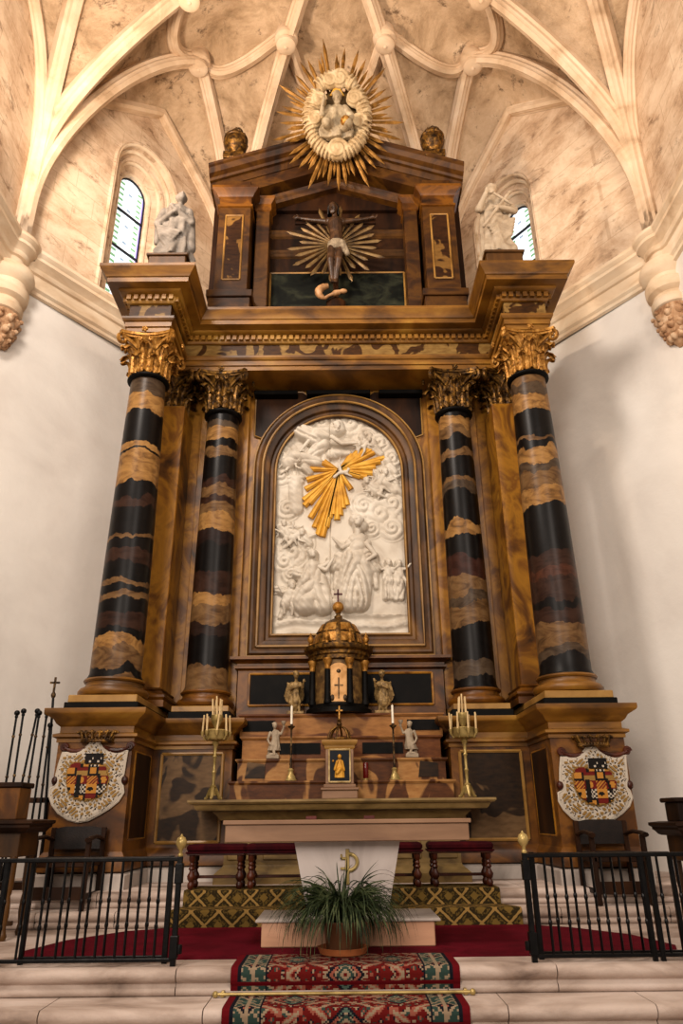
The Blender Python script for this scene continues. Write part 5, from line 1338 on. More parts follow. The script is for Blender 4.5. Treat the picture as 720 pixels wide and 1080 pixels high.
def candelabra(x, label):
    t = thing('candelabrum', label, 'candelabrum', (x, 9.44, 1.22), group='branched candelabra')
    m = MB()
    for k in range(3):
        a = 2*PI*k/3+PI/6; m.tube([(.02*math.cos(a), .02*math.sin(a), .13), (.05*math.cos(a), .05*math.sin(a), .09), (.09*math.cos(a), .09*math.sin(a), .02), (.11*math.cos(a), .11*math.sin(a), .018)], [.03, .026, .02, .016], 8); m.ball((.11*math.cos(a), .11*math.sin(a), .018), .018, 8, 6)
    m.lathe([(.05, .05), (.04, .09), (.03, .13), (.045, .15), (.022, .17)], 16); obj('tripod_foot', m, M['brass'], t, world=False)
    m = MB(); m.lathe([(.022, .16), (.018, .2), (.022, .3), (.03, .32), (.018, .34), (.018, .48), (.03, .5), (.018, .52), (.022, .62), (.045, .66), (.03, .69)], 16); obj('stem', m, M['brass'], t, world=False)
    m = MB(); m.lathe([(.03, .68), (.125, .7), (.14, .72), (.14, .8), (.147, .81), (.14, .82), (.12, .8), (.02, .79)], 24, fold=lambda a, z: 1+.03*math.cos(12*a)); m.lathe([(.02, .8), (.03, .86), (.07, .93), (.075, .94), (.075, 1.0), (.02, 1.01)], 18)
    pos = []
    for k in range(8):
        a = 2*PI*k/8+.2; p = (.17*math.cos(a), .17*math.sin(a)); pos.append((p[0], p[1], .8, .2))
        m.tube([(.1*math.cos(a), .1*math.sin(a), .72), (.14*math.cos(a), .14*math.sin(a), .7), (p[0], p[1], .76)], .01, 6); m.lathe([(.012, .74), (.022, .78), (.026, .8), (.012, .8)], 10, (p[0], p[1], 0))
    for k in range(4):
        a = 2*PI*k/4+.7; p = (.062*math.cos(a), .062*math.sin(a)); pos.append((p[0], p[1], 1.0, .2))
    pos.append((0, 0, 1.0, .24)); obj('gallery', m, M['brass'], t, world=False)
    for (px, py, z, L) in pos:
        c = MB(); tl = rnd.uniform(-.02, .02); c.tube([(px, py, z-.01), (px+tl, py, z+L)], [.012, .0105], 8); obj('candle', c, M['candle_warm'], t, world=False)
    return t
candelabra(-1.575, 'gilt branched candelabrum with pale candles on the left end of the altar slab')
candelabra(1.54, 'gilt branched candelabrum with pale candles on the right end of the altar slab')

# small angels
def angel(name, label, x, y, z, s, flip, mat, group, winged, h=.45):
    t = thing(name, label, 'statuette', (x, y, z), group=group)
    f = -1 if flip else 1; k = h/.45
    m = MB()
    P = lambda a, b, c: (f*a*k, b*k, c*k)
    if not winged:
        b_ = MB(); b_.bbox(-.085*k, .085*k, -.07*k, .07*k, 0, .05*k, .006); b_.lathe([(.075*k, .05*k), (.06*k, .075*k)], 12); obj('base', b_, mat, t, world=False, smooth=False); z0 = .07
        robe(m, [(.005*k, .03*k), (.085*k, .035*k), (.075*k, .09*k), (.055*k, .15*k), (.05*k, .2*k), (.056*k, .25*k), (.05*k, .29*k), (.02*k, .31*k)], (0, 0, z0*k), 6, .14, .5, 5, lambda zz: (f*.03*math.sin(zz*6), 0))
        m.caps(P(.01, -.04, .1), P(.03, -.06, .05), .022*k, .016*k); m.caps(P(-.05, .02, .1), P(-.07, .03, .06), .022*k, .014*k)
        m.caps(P(.045, 0, .34), P(.105, -.02, .32), .022*k, .018*k, 8); m.caps(P(.105, -.02, .32), P(.135, -.03, .395), .018*k, .013*k, 8); hand(m, P(.135, -.03, .395), (f*.1, 0, 1), (f, 0, 0), .42*k)
        m.caps(P(-.045, 0, .34), P(-.075, 0, .25), .022*k, .017*k, 8); m.caps(P(-.075, 0, .25), P(-.05, -.04, .2), .017*k, .012*k, 8); hand(m, P(-.05, -.04, .2), (f*.6, -.3, -.5), (0, 0, 1), .42*k)
        m.caps(P(.012, 0, .37), P(.014, -.01, .4), .018*k, .016*k, 8); head(m, P(.016, -.014, .435), .042*k, (f*.4, -1, .1))
        o = obj('figure', m, mat, t, world=False); remesh(o, .006*k, 2)
        c = MB(); c.lathe([(.012*k, .40*k), (.01*k, .43*k), (.018*k, .44*k), (.032*k, .47*k), (.034*k, .49*k), (.01*k, .49*k)], 14, (f*.137*k, -.032*k, 0)); obj('cup', c, mat, t, world=False)
    else:
        b_ = MB(); b_.bbox(-.1*k, .1*k, -.08*k, .08*k, 0, .035*k, .006); obj('base', b_, mat, t, world=False, smooth=False)
        robe(m, [(.005*k, .03*k), (.06*k, .1*k), (.075*k, .14*k), (.062*k, .22*k), (.05*k, .28*k), (.055*k, .33*k), (.05*k, .37*k), (.02*k, .39*k)], (0, 0, 0), 6, .16, 1.1, 5, lambda zz: (f*.02*math.sin(zz*7), 0))
        for q in (-1, 1): m.caps(P(q*.03, -.01, .14), P(q*.04, -.02, .05), .024*k, .016*k, 8); m.caps(P(q*.04, -.02, .05), P(q*.045, -.05, .035), .016*k, .012*k, 8)
        m.caps(P(.045, 0, .36), P(.07, -.05, .29), .024*k, .019*k, 8); m.caps(P(.07, -.05, .29), P(-.0, -.085, .31), .019*k, .013*k, 8); hand(m, P(0, -.085, .31), (-f, 0, .2), (0, 0, 1), .42*k)
        m.caps(P(-.045, 0, .36), P(-.08, -.05, .31), .024*k, .019*k, 8); m.caps(P(-.08, -.05, .31), P(-.09, -.09, .35), .018*k, .013*k, 8); hand(m, P(-.09, -.09, .35), (-f*.2, -.3, 1), (1, 0, 0), .42*k)
        m.caps(P(0, 0, .39), P(0, -.01, .43), .02*k, .018*k, 8); head(m, P(0, -.015, .465), .045*k, (-f*.3, -1, 0))
        o = obj('figure', m, mat, t, world=False); remesh(o, .0065*k, 2)
        w = MB(); wing(w, P(.03, .045, .33), (f*.9, .35, .1), (0, 0, 1), .42*k); wing(w, P(-.03, .045, .33), (-f*.5, .8, .1), (0, 0, 1), .38*k); o = obj('wings', w, mat, t, world=False); remesh(o, .006*k, 1)
    return t
angel('white_angel', 'white angel statuette on the shelf, arm raised towards the candle at its right', -.905, 10.02, 1.73, 1, False, M['stone_warm'], 'white angels with raised cups', False, .44)
angel('white_angel', 'white angel statuette on the shelf, cup raised towards the candle at its left', .93, 10.02, 1.73, 1, True, M['stone_warm'], 'white angels with raised cups', False, .44)
angel('gilt_angel', 'dark gilt winged angel at the left side of the domed tabernacle', -.63, 10.3, 2.33, 1, True, M['angel_gilt'], 'gilt angels beside the domed tabernacle', True, .53)
angel('gilt_angel', 'dark gilt winged angel at the right side of the domed tabernacle', .58, 10.3, 2.33, 1, False, M['angel_gilt'], 'gilt angels beside the domed tabernacle', True, .53)

# small red glass sanctuary light beside the small tabernacle
t = thing('votive_light', 'small red glass light on the shelf beside the small tabernacle', 'light', (.31, 9.83, 1.45))
m = MB(); m.lathe([(.03, 0), (.036, .01), (.036, .2), (.033, .21), (.03, .2), (.03, .02)], 16); obj('red_glass', m, plain('ruby_glass', '5a0c0a', .15, 0, .5), t, world=False)
m = MB(); m.lathe([(.04, 0), (.04, .015), (.036, .02)], 16); obj('rim', m, M['brass'], t, world=False)

# ================================================================== SANCTUARY FURNITURE
ox = .04
NA = thing('stone_altar_table', 'pink and grey stone altar table with tapering pedestal in front of the high altar', 'altar table', (ox, 7.15, .0125))
m = MB(); m.bbox(-.73, .73, -.2, .5, 0, .2, .008); obj('base_block', m, M['basestone'], NA, world=False, smooth=False)
m = MB(); m.bbox(-.78, .78, -.22, .52, .185, .205, .004); obj('base_top', m, M['greystone'], NA, world=False, smooth=False)
m = MB(); m.add([(-.34, -.12, .205), (.34, -.12, .205), (.34, .34, .205), (-.34, .34, .205), (-.47, -.12, .81), (.47, -.12, .81), (.47, .34, .81), (-.47, .34, .81)], [(0, 3, 2, 1), (4, 5, 6, 7), (0, 1, 5, 4), (1, 2, 6, 5), (2, 3, 7, 6), (3, 0, 4, 7)]); obj('tapering_support', m, M['supportstone'], NA, world=False, smooth=False)
m = MB(); m.bbox(-1.06, 1.06, -.3, .46, .805, .945, .006); obj('slab_edge', m, M['pinkstone'], NA, world=False, smooth=False)
m = MB(); m.bbox(-1.08, 1.08, -.32, .48, .945, .98, .005); obj('table_top', m, M['pinkstone'], NA, world=False, smooth=False)
m = MB(); m.bbox(-.016, .016, -.145, -.119, .46, .74, .003)
m.tube([(.0+.075*math.sin(a)+.012, -.132, .635+.065*math.cos(a)) for a in [PI*k/14 for k in range(15)]], .016, 8, flat=1); m.bbox(-.06, .0, -.14, -.119, .655, .675, .003); m.bbox(-.06, .0, -.14, -.119, .575, .595, .003); m.bbox(-.06, -.045, -.14, -.119, .655, .7, .003)
tag(obj('gilt_monogram', m, M['brass'], NA, world=False, smooth=True), 'gilt monogram of a staff and loop')
for x in (-.33, .21):
    t = thing('table_card', 'small reddish card lying on the %s of the stone altar table' % ('left half' if x < 0 else 'right half'), 'card', (x+ox, 7.3, .993)); m = MB(); m.bbox(-.05, .05, -.02, .03, 0, .03, .004); obj('card', m, M['porphyry'], t, world=False, smooth=False)

# green patterned carpet over the two altar steps
m = MB(); pr = [(9.15, .301), (9.15, .312), (8.6, .314), (8.585, .308), (8.575, .29), (8.57, .17), (8.565, .164), (8.275, .164), (8.25, .155), (8.24, .14), (8.238, .0), (8.25, 0), (8.255, .145), (8.28, .151), (8.59, .151), (8.59, .29), (8.61, .301)]
def run(mb, pr, segs):
    n = len(pr); b = len(mb.v)
    for x0 in segs:
        for (y, z) in pr: mb.v.append((x0(y), y, z))
    for i in range(len(segs)-1):
        for j in range(n): mb.face((b+i*n+j, b+i*n+(j+1) % n, b+(i+1)*n+(j+1) % n, b+(i+1)*n+j))
    mb.face([b+j for j in range(n)]); mb.face([b+(len(segs)-1)*n+j for j in range(n)][::-1])
run(m, pr, [(lambda y: -1.68-(.06 if y < 8.4 else 0)), (lambda y: -.8), (lambda y: .8), (lambda y: 1.66+(.14 if y < 8.4 else 0))])
tag(obj('step_carpet', m, M['green_carpet'], loc=(0, 8.24, 0), smooth=True, angle=40), 'dark green carpet with tan lozenge pattern laid over the altar steps', 'carpet')
# crimson carpet of the sanctuary: rounded plan
m = MB(); lp = [(-2.55, 6.52), (2.6, 6.5), (2.75, 6.9), (2.6, 7.5), (2.2, 8.0), (1.86, 8.2), (1.8, 8.225), (-1.75, 8.225), (-2.1, 8.05), (-2.5, 7.5), (-2.65, 6.95)]
m.slab(lp, lambda x, y: (x, y, .012), lambda x, y: (x, y, .001)); tag(obj('sanctuary_carpet', m, M['carpet'], loc=(0, 7.3, 0), smooth=False), 'plain crimson carpet covering the sanctuary floor', 'carpet')

# patterned runner on the chancel steps
RC = {k: plain('runner_'+k, c, .97, 0, .03) for k, c in dict(red='561412', deep='40100f', teal='2a3a34', navy='16161c', cream='84715c', pink='80483a', green='44544a', edge='560e14').items()}
RN = list(RC)
def runner_paint(u, v):
    """u: 0..1.66 across, v: metres along"""
    a = abs(u-.83); ix = lambda n: RN.index(n)
    if a > .775: return ix('edge')
    per = .62; w = ((v+.07) % per)/per; mv = abs(w-.5)*per         # medallion repeat along the runner
    if a > .56:
        e = a-.56
        if e < .018 or e > .197: return ix('navy')
        if e < .036 or e > .18: return ix('cream') if int(v/.022) % 2 else ix('teal')
        p = (v % .3); q = abs(p-.15); c = abs(e-.108)
        if c < .012: return ix('cream')
        if q+c*1.2 < .035: return ix('pink')
        if q+c < .065: return ix('navy')
        if q+c < .082: return ix('cream')
        if c+abs(q-.15)*1.1 < .05: return ix('green')
        if (int(e/.018)+int(p/.024)) % 5 == 0: return ix('cream')
        return ix('teal')
    # field: rows of medallions at a = .38 and a central one, joined by hooks
    for (ca, cv, R) in ((.36, 0, .15), (0, .31, .14)):
        dx, dy = abs(a-ca), abs(mv-cv); d = dx+dy*1.05
        if d < .022: return ix('red')
        if d < .045: return ix('cream')
        if d < .07: return ix('teal')
        if d < R*.66: return ix('cream') if (int(dx/.018)+int(dy/.018)) % 3 == 0 else ix('navy')
        if d < R*.82: return ix('green') if dy > dx else ix('pink')
        if d < R: return ix('navy')
        if R+.02 < d < R+.045 and int((dx-dy)/.03+20) % 3 == 0: return ix('cream')
    # angular hooks and blossoms filling the red ground, mirrored about both axes
    for (ha, hv, sx, sy) in ((.2, .09, 1, 1), (.2, .22, -1, 1), (.5, .2, 1, -1), (.08, .12, 1, 1), (.36, .26, 1, 1), (.47, .05, -1, 1)):
        p, q = (a-ha)*sx, (mv-hv)*sy
        if abs(p) < .07 and abs(q) < .06:
            if abs(q-.7*p) < .012 and p > -.05: return ix('cream')
            if abs(q-.7*p) < .026: return ix('pink')
            if abs(q+.7*p) < .012 and p > 0: return ix('cream')
            if abs(p-.045)+abs(q+.02) < .026: return ix('teal')
            if abs(p)+abs(q) < .02: return ix('navy')
    g = math.sin(a*58+1.3*math.sin(mv*31))*math.sin(mv*49+1.1*math.sin(a*27))
    if g > .8: return ix('cream')
    if g > .62: return ix('navy')
    if g < -.82: return ix('pink')
    if g < -.66: return ix('teal')
    return ix('red')
path = [(6.62, .014), (6.15, .014), (6.118, .006), (6.108, -.03), (6.112, -.075), (6.13, -.1), (6.14, -.155), (6.12, -.162), (5.79, -.162), (5.745, -.168), (5.735, -.205), (5.74, -.25), (5.76, -.28), (5.765, -.33), (5.74, -.336), (5.39, -.336), (5.345, -.342), (5.335, -.38), (5.34, -.42), (5.36, -.45), (5.365, -.51)]
# resample
P3 = [(path[0][0], path[0][1], 0)]; cell = .0125
acc = 0; samp = []
for (y0, z0), (y1, z1) in zip(path[:-1], path[1:]):
    L = math.hypot(y1-y0, z1-z0); k = max(1, round(L/cell))
    for i in range(k): samp.append((y0+(y1-y0)*i/k, z0+(z1-z0)*i/k, acc+L*i/k))
    acc += L
samp.append((path[-1][0], path[-1][1], acc))
m = MB(); W_ = 1.66; nx = 132; x0 = -.82
for (y, z, s_) in samp:
    for i in range(nx+1): m.v.append((x0+W_*i/nx, y, z))
nv = len(samp)
for j in range(nv-1):
    for i in range(nx):
        k = j*(nx+1)+i; m.face((k, k+1, k+nx+2, k+nx+1), runner_paint(W_*(i+.5)/nx, (samp[j][2]+samp[j+1][2])/2))
b = len(m.v)                                   # underside for thickness
for (y, z, s_) in samp: m.v += [(x0, y+.004, z-.011), (x0+W_, y+.004, z-.011)]
for j in range(nv-1):
    m.face((j*(nx+1), (j+1)*(nx+1), b+2*j+2, b+2*j), 7); m.face((j*(nx+1)+nx, b+2*j+1, b+2*j+3, (j+1)*(nx+1)+nx), 7); m.face((b+2*j, b+2*j+2, b+2*j+3, b+2*j+1), 7)
tag(obj('runner_carpet', m, [RC[k] for k in RN], loc=(0, 6.0, -.2), smooth=True, angle=80), 'red oriental runner with teal borders laid down the chancel steps', 'carpet')
t = thing('stair_rod', 'thin brass rod holding the red runner at the foot of the first step', 'stair rod', (0, 6.09, -.15))
m = MB(); m.tube([(-.91, 0, 0), (.9, 0, 0)], .011, 10); obj('rod', m, M['brass'], t, world=False)
for s in (-1, 1):
    m = MB(); m.ball((s*.92, 0, 0), .022, 10, 8); m.bbox(s*.87-.012, s*.87+.012, -.004, .075, -.018, .018, .003); obj('bracket', m, M['brass'], t, world=False)

# potted plant with long drooping leaves
PP = thing('potted_plant', 'bushy plant with long drooping leaves in a brown pot on a terracotta saucer', 'potted plant', (-.005+.0, 6.62, .012))
m = MB(); m.lathe([(.15, 0), (.185, .01), (.2, .045), (.205, .055), (.19, .055), (.17, .03), (.02, .03)], 32); obj('saucer', m, M['terracotta'], PP, world=False)
m = MB(); m.lathe([(.12, .03), (.13, .032), (.155, .2), (.165, .215), (.165, .235), (.15, .235), (.142, .2), (.02, .2)], 36); obj('pot', m, M['pot'], PP, world=False)
m = MB(); m.lathe([(.02, .205), (.143, .205)], 20, cap=False); m.ball((0, 0, .2), (.13, .13, .03), 12, 6); obj('soil', m, M['soil'], PP, world=False)
m = MB(); lr = random.Random(11)
for i in range(560):
    a = lr.uniform(0, 2*PI); pit = math.radians(lr.uniform(52, 89)); L = lr.uniform(.42, .8); fall = math.radians(lr.uniform(120, 178)); tw = lr.uniform(-.7, .7)
    if i < 40: pit = math.radians(lr.uniform(70, 90)); L = lr.uniform(.4, .6); fall = math.radians(lr.uniform(30, 110))
    w = lr.uniform(.004, .0075); r0 = lr.uniform(0, .09); N = 11
    p = Vector((r0*math.cos(a), r0*math.sin(a), .2)); pts = [p]
    for k in range(N):
        t_ = (k+.5)/N; e = max(pit-fall*t_**1.15, -1.5); aa = a+tw*t_
        p = p+Vector((math.cos(e)*math.cos(aa), math.cos(e)*math.sin(aa), math.sin(e)))*(L/N); p.z = max(p.z, .02)
        if math.hypot(p.x, p.y) < .17 and p.z < .22: q = .172/max(math.hypot(p.x, p.y), .01); p.x *= q; p.y *= q
        if p.y > .30: p.y = .30
        pts.append(p.copy())
    b = len(m.v)
    for k, p in enumerate(pts):
        t_ = k/N; tn = (pts[min(k+1, N)]-pts[max(k-1, 0)]).normalized(); sd = tn.cross(Vector((math.cos(a+.9*tw), math.sin(a+.9*tw), .4))); sd = sd.normalized() if sd.length > 1e-5 else Vector((1, 0, 0))
        ww = w*(1-t_)**.55*(.6+.8*min(1, t_*4))+.0006; nn = tn.cross(sd)
        m.v += [tuple(p-sd*ww+nn*ww*.35), tuple(p), tuple(p+sd*ww+nn*ww*.35)]
    for k in range(N):
        q = b+3*k; m.face((q, q+1, q+4, q+3)); m.face((q+1, q+2, q+5, q+4))
obj('long_leaves', m, M['leaf'], PP, world=False, angle=80)

# velvet-topped benches
def bench(x, w, label):
    t = thing('velvet_bench', label, 'bench', (x, 8.8, .314), group='red velvet benches')
    m = MB(); m.bbox(-w/2, w/2, -.18, .18, .33, .36, .006); obj('frame', m, M['turned'], t, world=False, smooth=False)
    m = MB(); m.bbox(-w/2-.01, w/2+.01, -.19, .19, .36, .44, .025); obj('cushion', m, M['velvet'], t, world=False, smooth=True)
    m = MB(); m.bbox(-w/2-.015, w/2+.015, -.195, .195, .348, .366, .004); obj('braid', m, M['velvet'], t, world=False, smooth=False)
    for sx in (-1, 1):
        for sy in (-1, 1):
            m = MB(); m.lathe([(.02, 0), (.034, .02), (.036, .05), (.022, .075), (.04, .1), (.044, .13), (.024, .165), (.02, .18), (.034, .2), (.022, .22), (.03, .24), (.02, .26), (.034, .28), (.034, .335)], 14, (sx*(w/2-.05), sy*.13, 0)); obj('leg', m, M['turned'], t, world=False)
    m = MB(); m.bbox(-w/2+.05, w/2-.05, .115, .145, .09, .12, .004); obj('stretcher', m, M['turned'], t, world=False, smooth=False)
bench(-1.37, .62, 'short red velvet bench with turned legs left of the stone altar table')
bench(-.09, 1.9, 'long red velvet bench with turned legs behind the stone altar table')
bench(1.29, .68, 'short red velvet bench with turned legs right of the stone altar table')

# railings: fixed rail and folded gate leaf on both sides
def bar(mb, x, y, z0, z1):
    mb.tube([(x, y, z0), (x, y, z1)], .0105, 6)
    zm = (z0+z1)/2
    for z in (zm+.05, zm-.12): mb.lathe([(.0105, -.02), (.0145, -.01), (.0155, 0), (.0145, .01), (.0105, .02)], 8, (x, y, z))
def railing(name, label, s, y, x_in, x_out, fin, heavy=()):
    t = thing(name, label, 'railing', (s*x_in, y, 0))
    L = x_out-x_in; X = lambda d: s*d
    xs = sorted((0, s*L))
    m = MB(); m.bbox(xs[0], xs[1], -.022, .022, .705, .735, .006); obj('top_rail', m, M['iron'], t, world=False, smooth=False)
    m = MB(); m.bbox(xs[0], xs[1], -.014, .014, .03, .055, .004); obj('bottom_rail', m, M['iron'], t, world=False, smooth=False)
    m = MB(); m.bbox(-.02, .02, -.02, .02, 0, .74, .004); obj('post', m, M['iron'], t, world=False, smooth=False)
    if fin:
        m = MB(); m.lathe([(.02, .738), (.022, .75), (.013, .762), (.016, .785), (.03, .8), (.041, .825), (.042, .845), (.03, .872), (.012, .882), (.009, .89), (.002, .9)], 18); obj('brass_finial', m, M['brass'], t, world=False)
        for z0_, z1_ in ((.55, .69), (.05, .2)):
            m = MB(); m.bbox(-.03, .03, -.03, .03, z0_, z1_, .004)
            if z0_ < .1: m.lathe([(.02, .08), (.022, .1), (.022, .12), (.02, .14)], 10, (-s*.04, 0, 0))
            obj('hinge_block', m, M['iron'], t, world=False, smooth=False)
    n = int(L/.145)
    for i in range(1, n):
        m = MB(); bar(m, s*L*i/n, 0, .05, .71); obj('bar', m, M['iron'], t, world=False)
    for d in heavy:
        m = MB(); m.bbox(s*d-.017, s*d+.017, -.017, .017, 0, .72, .003); obj('standard', m, M['iron'], t, world=False, smooth=False)
    return t
railing('altar_railing', 'black iron altar railing with brass knob on its end post, left of the red runner', -1, 6.24, 1.27, 5.38, True, (1.34, 1.4))
railing('altar_railing', 'black iron altar railing with brass knob on its end post, right of the red runner', 1, 6.24, 1.42, 5.38, True, (.9, .96))
railing('folded_gate', 'black iron gate leaf folded back behind the left railing', -1, 6.36, 1.36, 2.45, False, (1.09,))
railing('folded_gate', 'black iron gate leaf folded back behind the right railing', 1, 6.36, 1.5, 2.6, False, (1.1,))

# armchairs
def armchair(x, y, z, rz, label, mat, w=.62, bh=.62):
    t = thing('wooden_armchair', label, 'chair', (x, y, z), rz)
    hw = w/2
    for sx in (-1, 1):
        m = MB(); m.bbox(sx*(hw-.03)-.025, sx*(hw-.03)+.025, -.27, -.22, 0, .66, .006); obj('leg', m, mat, t, world=False, smooth=False)
        m = MB(); m.bbox(sx*(hw-.03)-.025, sx*(hw-.03)+.025, .22, .27, 0, bh+.3, .006); obj('rear_post', m, mat, t, world=False, smooth=False)
        m = MB(); m.tube([(sx*(hw-.03), .23, .66), (sx*(hw-.03), 0, .69), (sx*(hw-.02), -.2, .68), (sx*(hw-.02), -.32, .66)], [.03, .03, .032, .036], 8, flat=.7); obj('armrest', m, mat, t, world=False)
        m = MB(); m.bbox(sx*(hw-.03)-.015, sx*(hw-.03)+.015, -.24, .24, .1, .15, .004); obj('stretcher', m, mat, t, world=False, smooth=False)
    m = MB(); m.bbox(-hw+.02, hw-.02, -.27, .25, .4, .45, .008); obj('seat_frame', m, mat, t, world=False, smooth=False)
    m = MB(); m.bbox(-hw+.04, hw-.04, -.28, .22, .45, .49, .015); obj('seat', m, M['leather'], t, world=False, smooth=True)
    m = MB(); m.slab([(-hw+.02, .56), (hw-.02, .56), (hw-.0, bh+.28), (hw*.5, bh+.31), (-hw*.5, bh+.31), (-hw, bh+.28)], lambda a, zz: (a, .23, zz), lambda a, zz: (a, .255, zz)); obj('backrest', m, M['leather'], t, world=False, smooth=False)
    m = MB(); m.bbox(-hw+.03, hw-.03, -.26, -.23, .1, .22, .005); obj('front_rail', m, mat, t, world=False, smooth=False)
    return t
armchair(2.9, 8.6, .155, 0, 'dark wooden armchair with black leather back below the coat of arms by the right wall', M['wood_dark'], .6, .5)
armchair(-2.95, 8.6, .155, 0, 'dark wooden armchair with leather back in front of the pedestal beside the poles', M['wood_dark'], .62, .48)

# credence tables by the side walls
def credence(x, y, dh, rz, label, side):
    z = dh; t = thing('credence_table', label, 'table', (x, y, 0), rz)
    m = MB(); P_ = [(-.5, .25), (-.5, -.25), (.5, -.25), (.5, .25)]
    m.sweep(P_, [(0, .76+dh), (.03, .77+dh), (.06, .8+dh), (.08, .81+dh), (.08, .83+dh), (.11, .845+dh), (.11, .87+dh), (0, .88+dh)]); m.flat([P_], lambda a, b: (a, b, .88+dh)); obj('table_top', m, M['wood_dark'], t, world=False, angle=30)
    m = MB(); m.bbox(-.46, .46, -.22, .24, .55+dh, .77+dh, .006); obj('frieze_box', m, M['wood_mid'], t, world=False, smooth=False)
    for sx in (-1, 1):
        for sy in (-1, 1):
            m = MB(); m.lathe([(.03, 0), (.04, .03), (.03, .06), (.022, .1), (.034, .2), (.03, .3), (.02, .36), (.03, .4), (.036, .44), (.036, .56+dh)], 12, (sx*.42, sy*.19, 0)); obj('leg', m, M['wood_mid'], t, world=False)
    m = MB(); m.bbox(-.42, .42, -.02, .02, .1, .14, .004); obj('stretcher', m, M['wood_mid'], t, world=False, smooth=False)
    return t
credence(-3.53, 7.75, .14, 0, 'dark wooden side table with moulded top at the left edge of the view', -1)
t = thing('wooden_coffer', 'small wooden box with dark lid standing on the left side table', 'box', (-3.47, 7.75, 1.02)); m = MB(); m.bbox(-.22, .3, -.14, .14, 0, .29, .006); obj('body', m, M['amber_dark'], t, world=False, smooth=False)
m = MB(); m.bbox(-.24, .32, -.16, .16, .29, .34, .01); obj('lid', m, M['wood_dark'], t, world=False, smooth=False)
credence(3.51, 7.2, .07, 0, 'dark wooden side table with moulded top at the right edge of the view', 1)
t = thing('wooden_coffer', 'small dark wooden box standing on the right side table', 'box', (3.34, 7.2, .95)); m = MB(); m.bbox(-.3, .3, -.14, .14, 0, .16, .006); obj('body', m, M['wood_dark'], t, world=False, smooth=False)
m = MB(); m.bbox(-.33, .33, -.17, .17, .16, .2, .01); obj('lid', m, M['wood_dark'], t, world=False, smooth=False)

# processional poles in their rack
RK = thing('pole_rack', 'dark wooden rack holding the metal poles against the left wall', 'rack', (-3.85, 9.1, .3))
m = MB(); m.bbox(-.4, .42, .03, .07, .9, .96, .006); obj('upper_bar', m, M['wood_dark'], RK, world=False, smooth=False)
m = MB(); m.bbox(-.4, .42, -.1, .12, 0, .08, .006); obj('foot_bar', m, M['wood_dark'], RK, world=False, smooth=False)
for sx in (-.38, .4): m = MB(); m.bbox(sx-.02, sx+.02, .03, .07, .06, .94, .004); obj('upright', m, M['wood_dark'], RK, world=False, smooth=False)
PL = [((18, 752), (4, 840), 'first'), ((25, 750), (12, 840), 'second'), ((39.5, 750), (19, 845), 'third'), ((41.5, 752), (27, 845), 'fourth'), ((49.5, 752), (34, 862), 'fifth'), ((53, 765), (40, 870), 'sixth')]
for i, (a, b, wd) in enumerate(PL):
    A, B_ = at(a[0], a[1], 9.1), at(b[0], b[1], 9.1); d = (A-B_).normalized(); foot = A-d*((A.z-.385)/d.z)
    t = thing('lantern_pole', 'thin dark metal pole with a knob, %s from the left in the rack' % wd, 'pole', tuple(foot), group='plain metal poles in the rack')
    m = MB(); L = (A-foot).length; q = lambda s_: tuple(d*s_)
    m.tube([q(0), q(L-.04)], .014, 8); obj('shaft', m, M['iron'], t, world=False)
    for s_ in (L*.3, L*.6, L*.85): m = MB(); m.ball(q(s_), .021, 8, 6); obj('ring', m, M['bronze'], t, world=False)
    m = MB(); m.ball(q(L), .034, 12, 8); m.ball(q(L-.045), .022, 8, 6); obj('knob', m, M['iron'], t, world=False)
A, B_ = at(57.5, 716, 9.1), at(46, 880, 9.1); d = (A-B_).normalized(); foot = A-d*((A.z-.385)/d.z); L = (A-foot).length
t = thing('processional_cross', 'tall dark pole topped by a small metal cross beside the left pedestal', 'cross', tuple(foot)); q = lambda s_: tuple(d*s_)
m = MB(); m.tube([q(0), q(L-.2)], .016, 8); obj('shaft', m, M['iron'], t, world=False)
m = MB(); m.ball(q(L-.2), (.03, .03, .04), 10, 8); e = d*(L-.17); m.bbox(e.x-.012, e.x+.012, e.y-.012, e.y+.012, e.z, e.z+.19, .003); m.bbox(e.x-.06, e.x+.06, e.y-.012, e.y+.012, e.z+.11, e.z+.134, .003); obj('cross_head', m, M['bronze'], t, world=False)
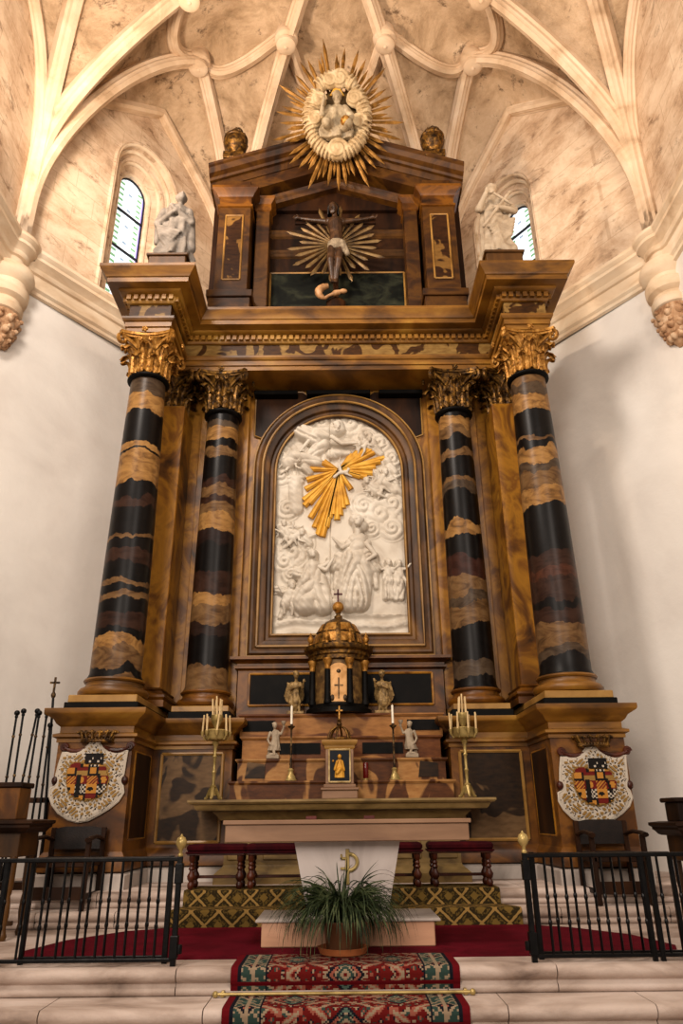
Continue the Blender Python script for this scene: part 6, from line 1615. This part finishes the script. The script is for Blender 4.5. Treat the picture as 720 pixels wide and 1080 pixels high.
# ================================================================== LIGHT AND CAMERA
w = bpy.data.worlds.new('nave_daylight'); sc.world = w; w.use_nodes = True
bg = w.node_tree.nodes['Background']; bg.inputs['Color'].default_value = lin('f2e2ce'); bg.inputs['Strength'].default_value = .42
def area(name, loc, target, size, power, col, spread=180):
    l = bpy.data.lights.new(name, 'AREA'); l.shape = 'RECTANGLE'; l.size, l.size_y = size; l.energy = power; l.color = lin(col)[:3]; l.spread = math.radians(spread)
    o = bpy.data.objects.new(name, l); COL.objects.link(o); o.location = loc
    o.rotation_euler = (Vector(target)-Vector(loc)).to_track_quat('-Z', 'Y').to_euler(); return o
def spot(name, loc, target, power, col, ang, blend=.6, r=.25):
    l = bpy.data.lights.new(name, 'SPOT'); l.energy = power; l.color = lin(col)[:3]; l.spot_size = math.radians(ang); l.spot_blend = blend; l.shadow_soft_size = r
    o = bpy.data.objects.new(name, l); COL.objects.link(o); o.location = loc
    o.rotation_euler = (Vector(target)-Vector(loc)).to_track_quat('-Z', 'Y').to_euler(); return o
# unseen area lights added in the nave: high left key, right fill, low front
area('nave_area_light', (-4.0, 2.6, 12.2), (.8, 10.8, 4.2), (1.6, 2.6), 500, 'fff0e2', 150)
area('nave_area_light', (4.4, -3.5, 9.0), (-1.0, 10.5, 5.0), (3, 4), 300, 'fff0e2', 140)
area('nave_area_light', (-3.2, -5.0, 5.5), (.5, 10.5, 3.5), (2.5, 4), 430, 'fff0e2', 140)
# warm floodlights in the nave turned up to the vault
area('vault_flood', (-4.5, 6.6, 10.2), (1.5, 11.0, 16.0), (.7, .7), 275, 'ffe4c8', 140)
area('vault_flood', (4.5, 6.6, 10.2), (-1.5, 11.0, 16.0), (.7, .7), 70, 'ffe4c8', 140)

cam = bpy.data.cameras.new('camera'); co = bpy.data.objects.new('camera', cam); COL.objects.link(co); sc.camera = co
cam.sensor_fit = 'VERTICAL'; cam.sensor_height = 36; cam.sensor_width = 24; cam.lens = 36*F/1080; cam.clip_start = .05; cam.clip_end = 200
co.matrix_world = Matrix(((RT[0], UP[0], -FW[0], CAM[0]), (RT[1], UP[1], -FW[1], CAM[1]), (RT[2], UP[2], -FW[2], CAM[2]), (0, 0, 0, 1)))
vs = sc.view_settings; vs.view_transform = 'Standard'; vs.look = 'None'; vs.gamma = 1; vs.use_curve_mapping = False; vs.exposure = 0.34
sc.cycles.max_bounces = 6; sc.cycles.diffuse_bounces = 4; sc.cycles.use_denoising = True
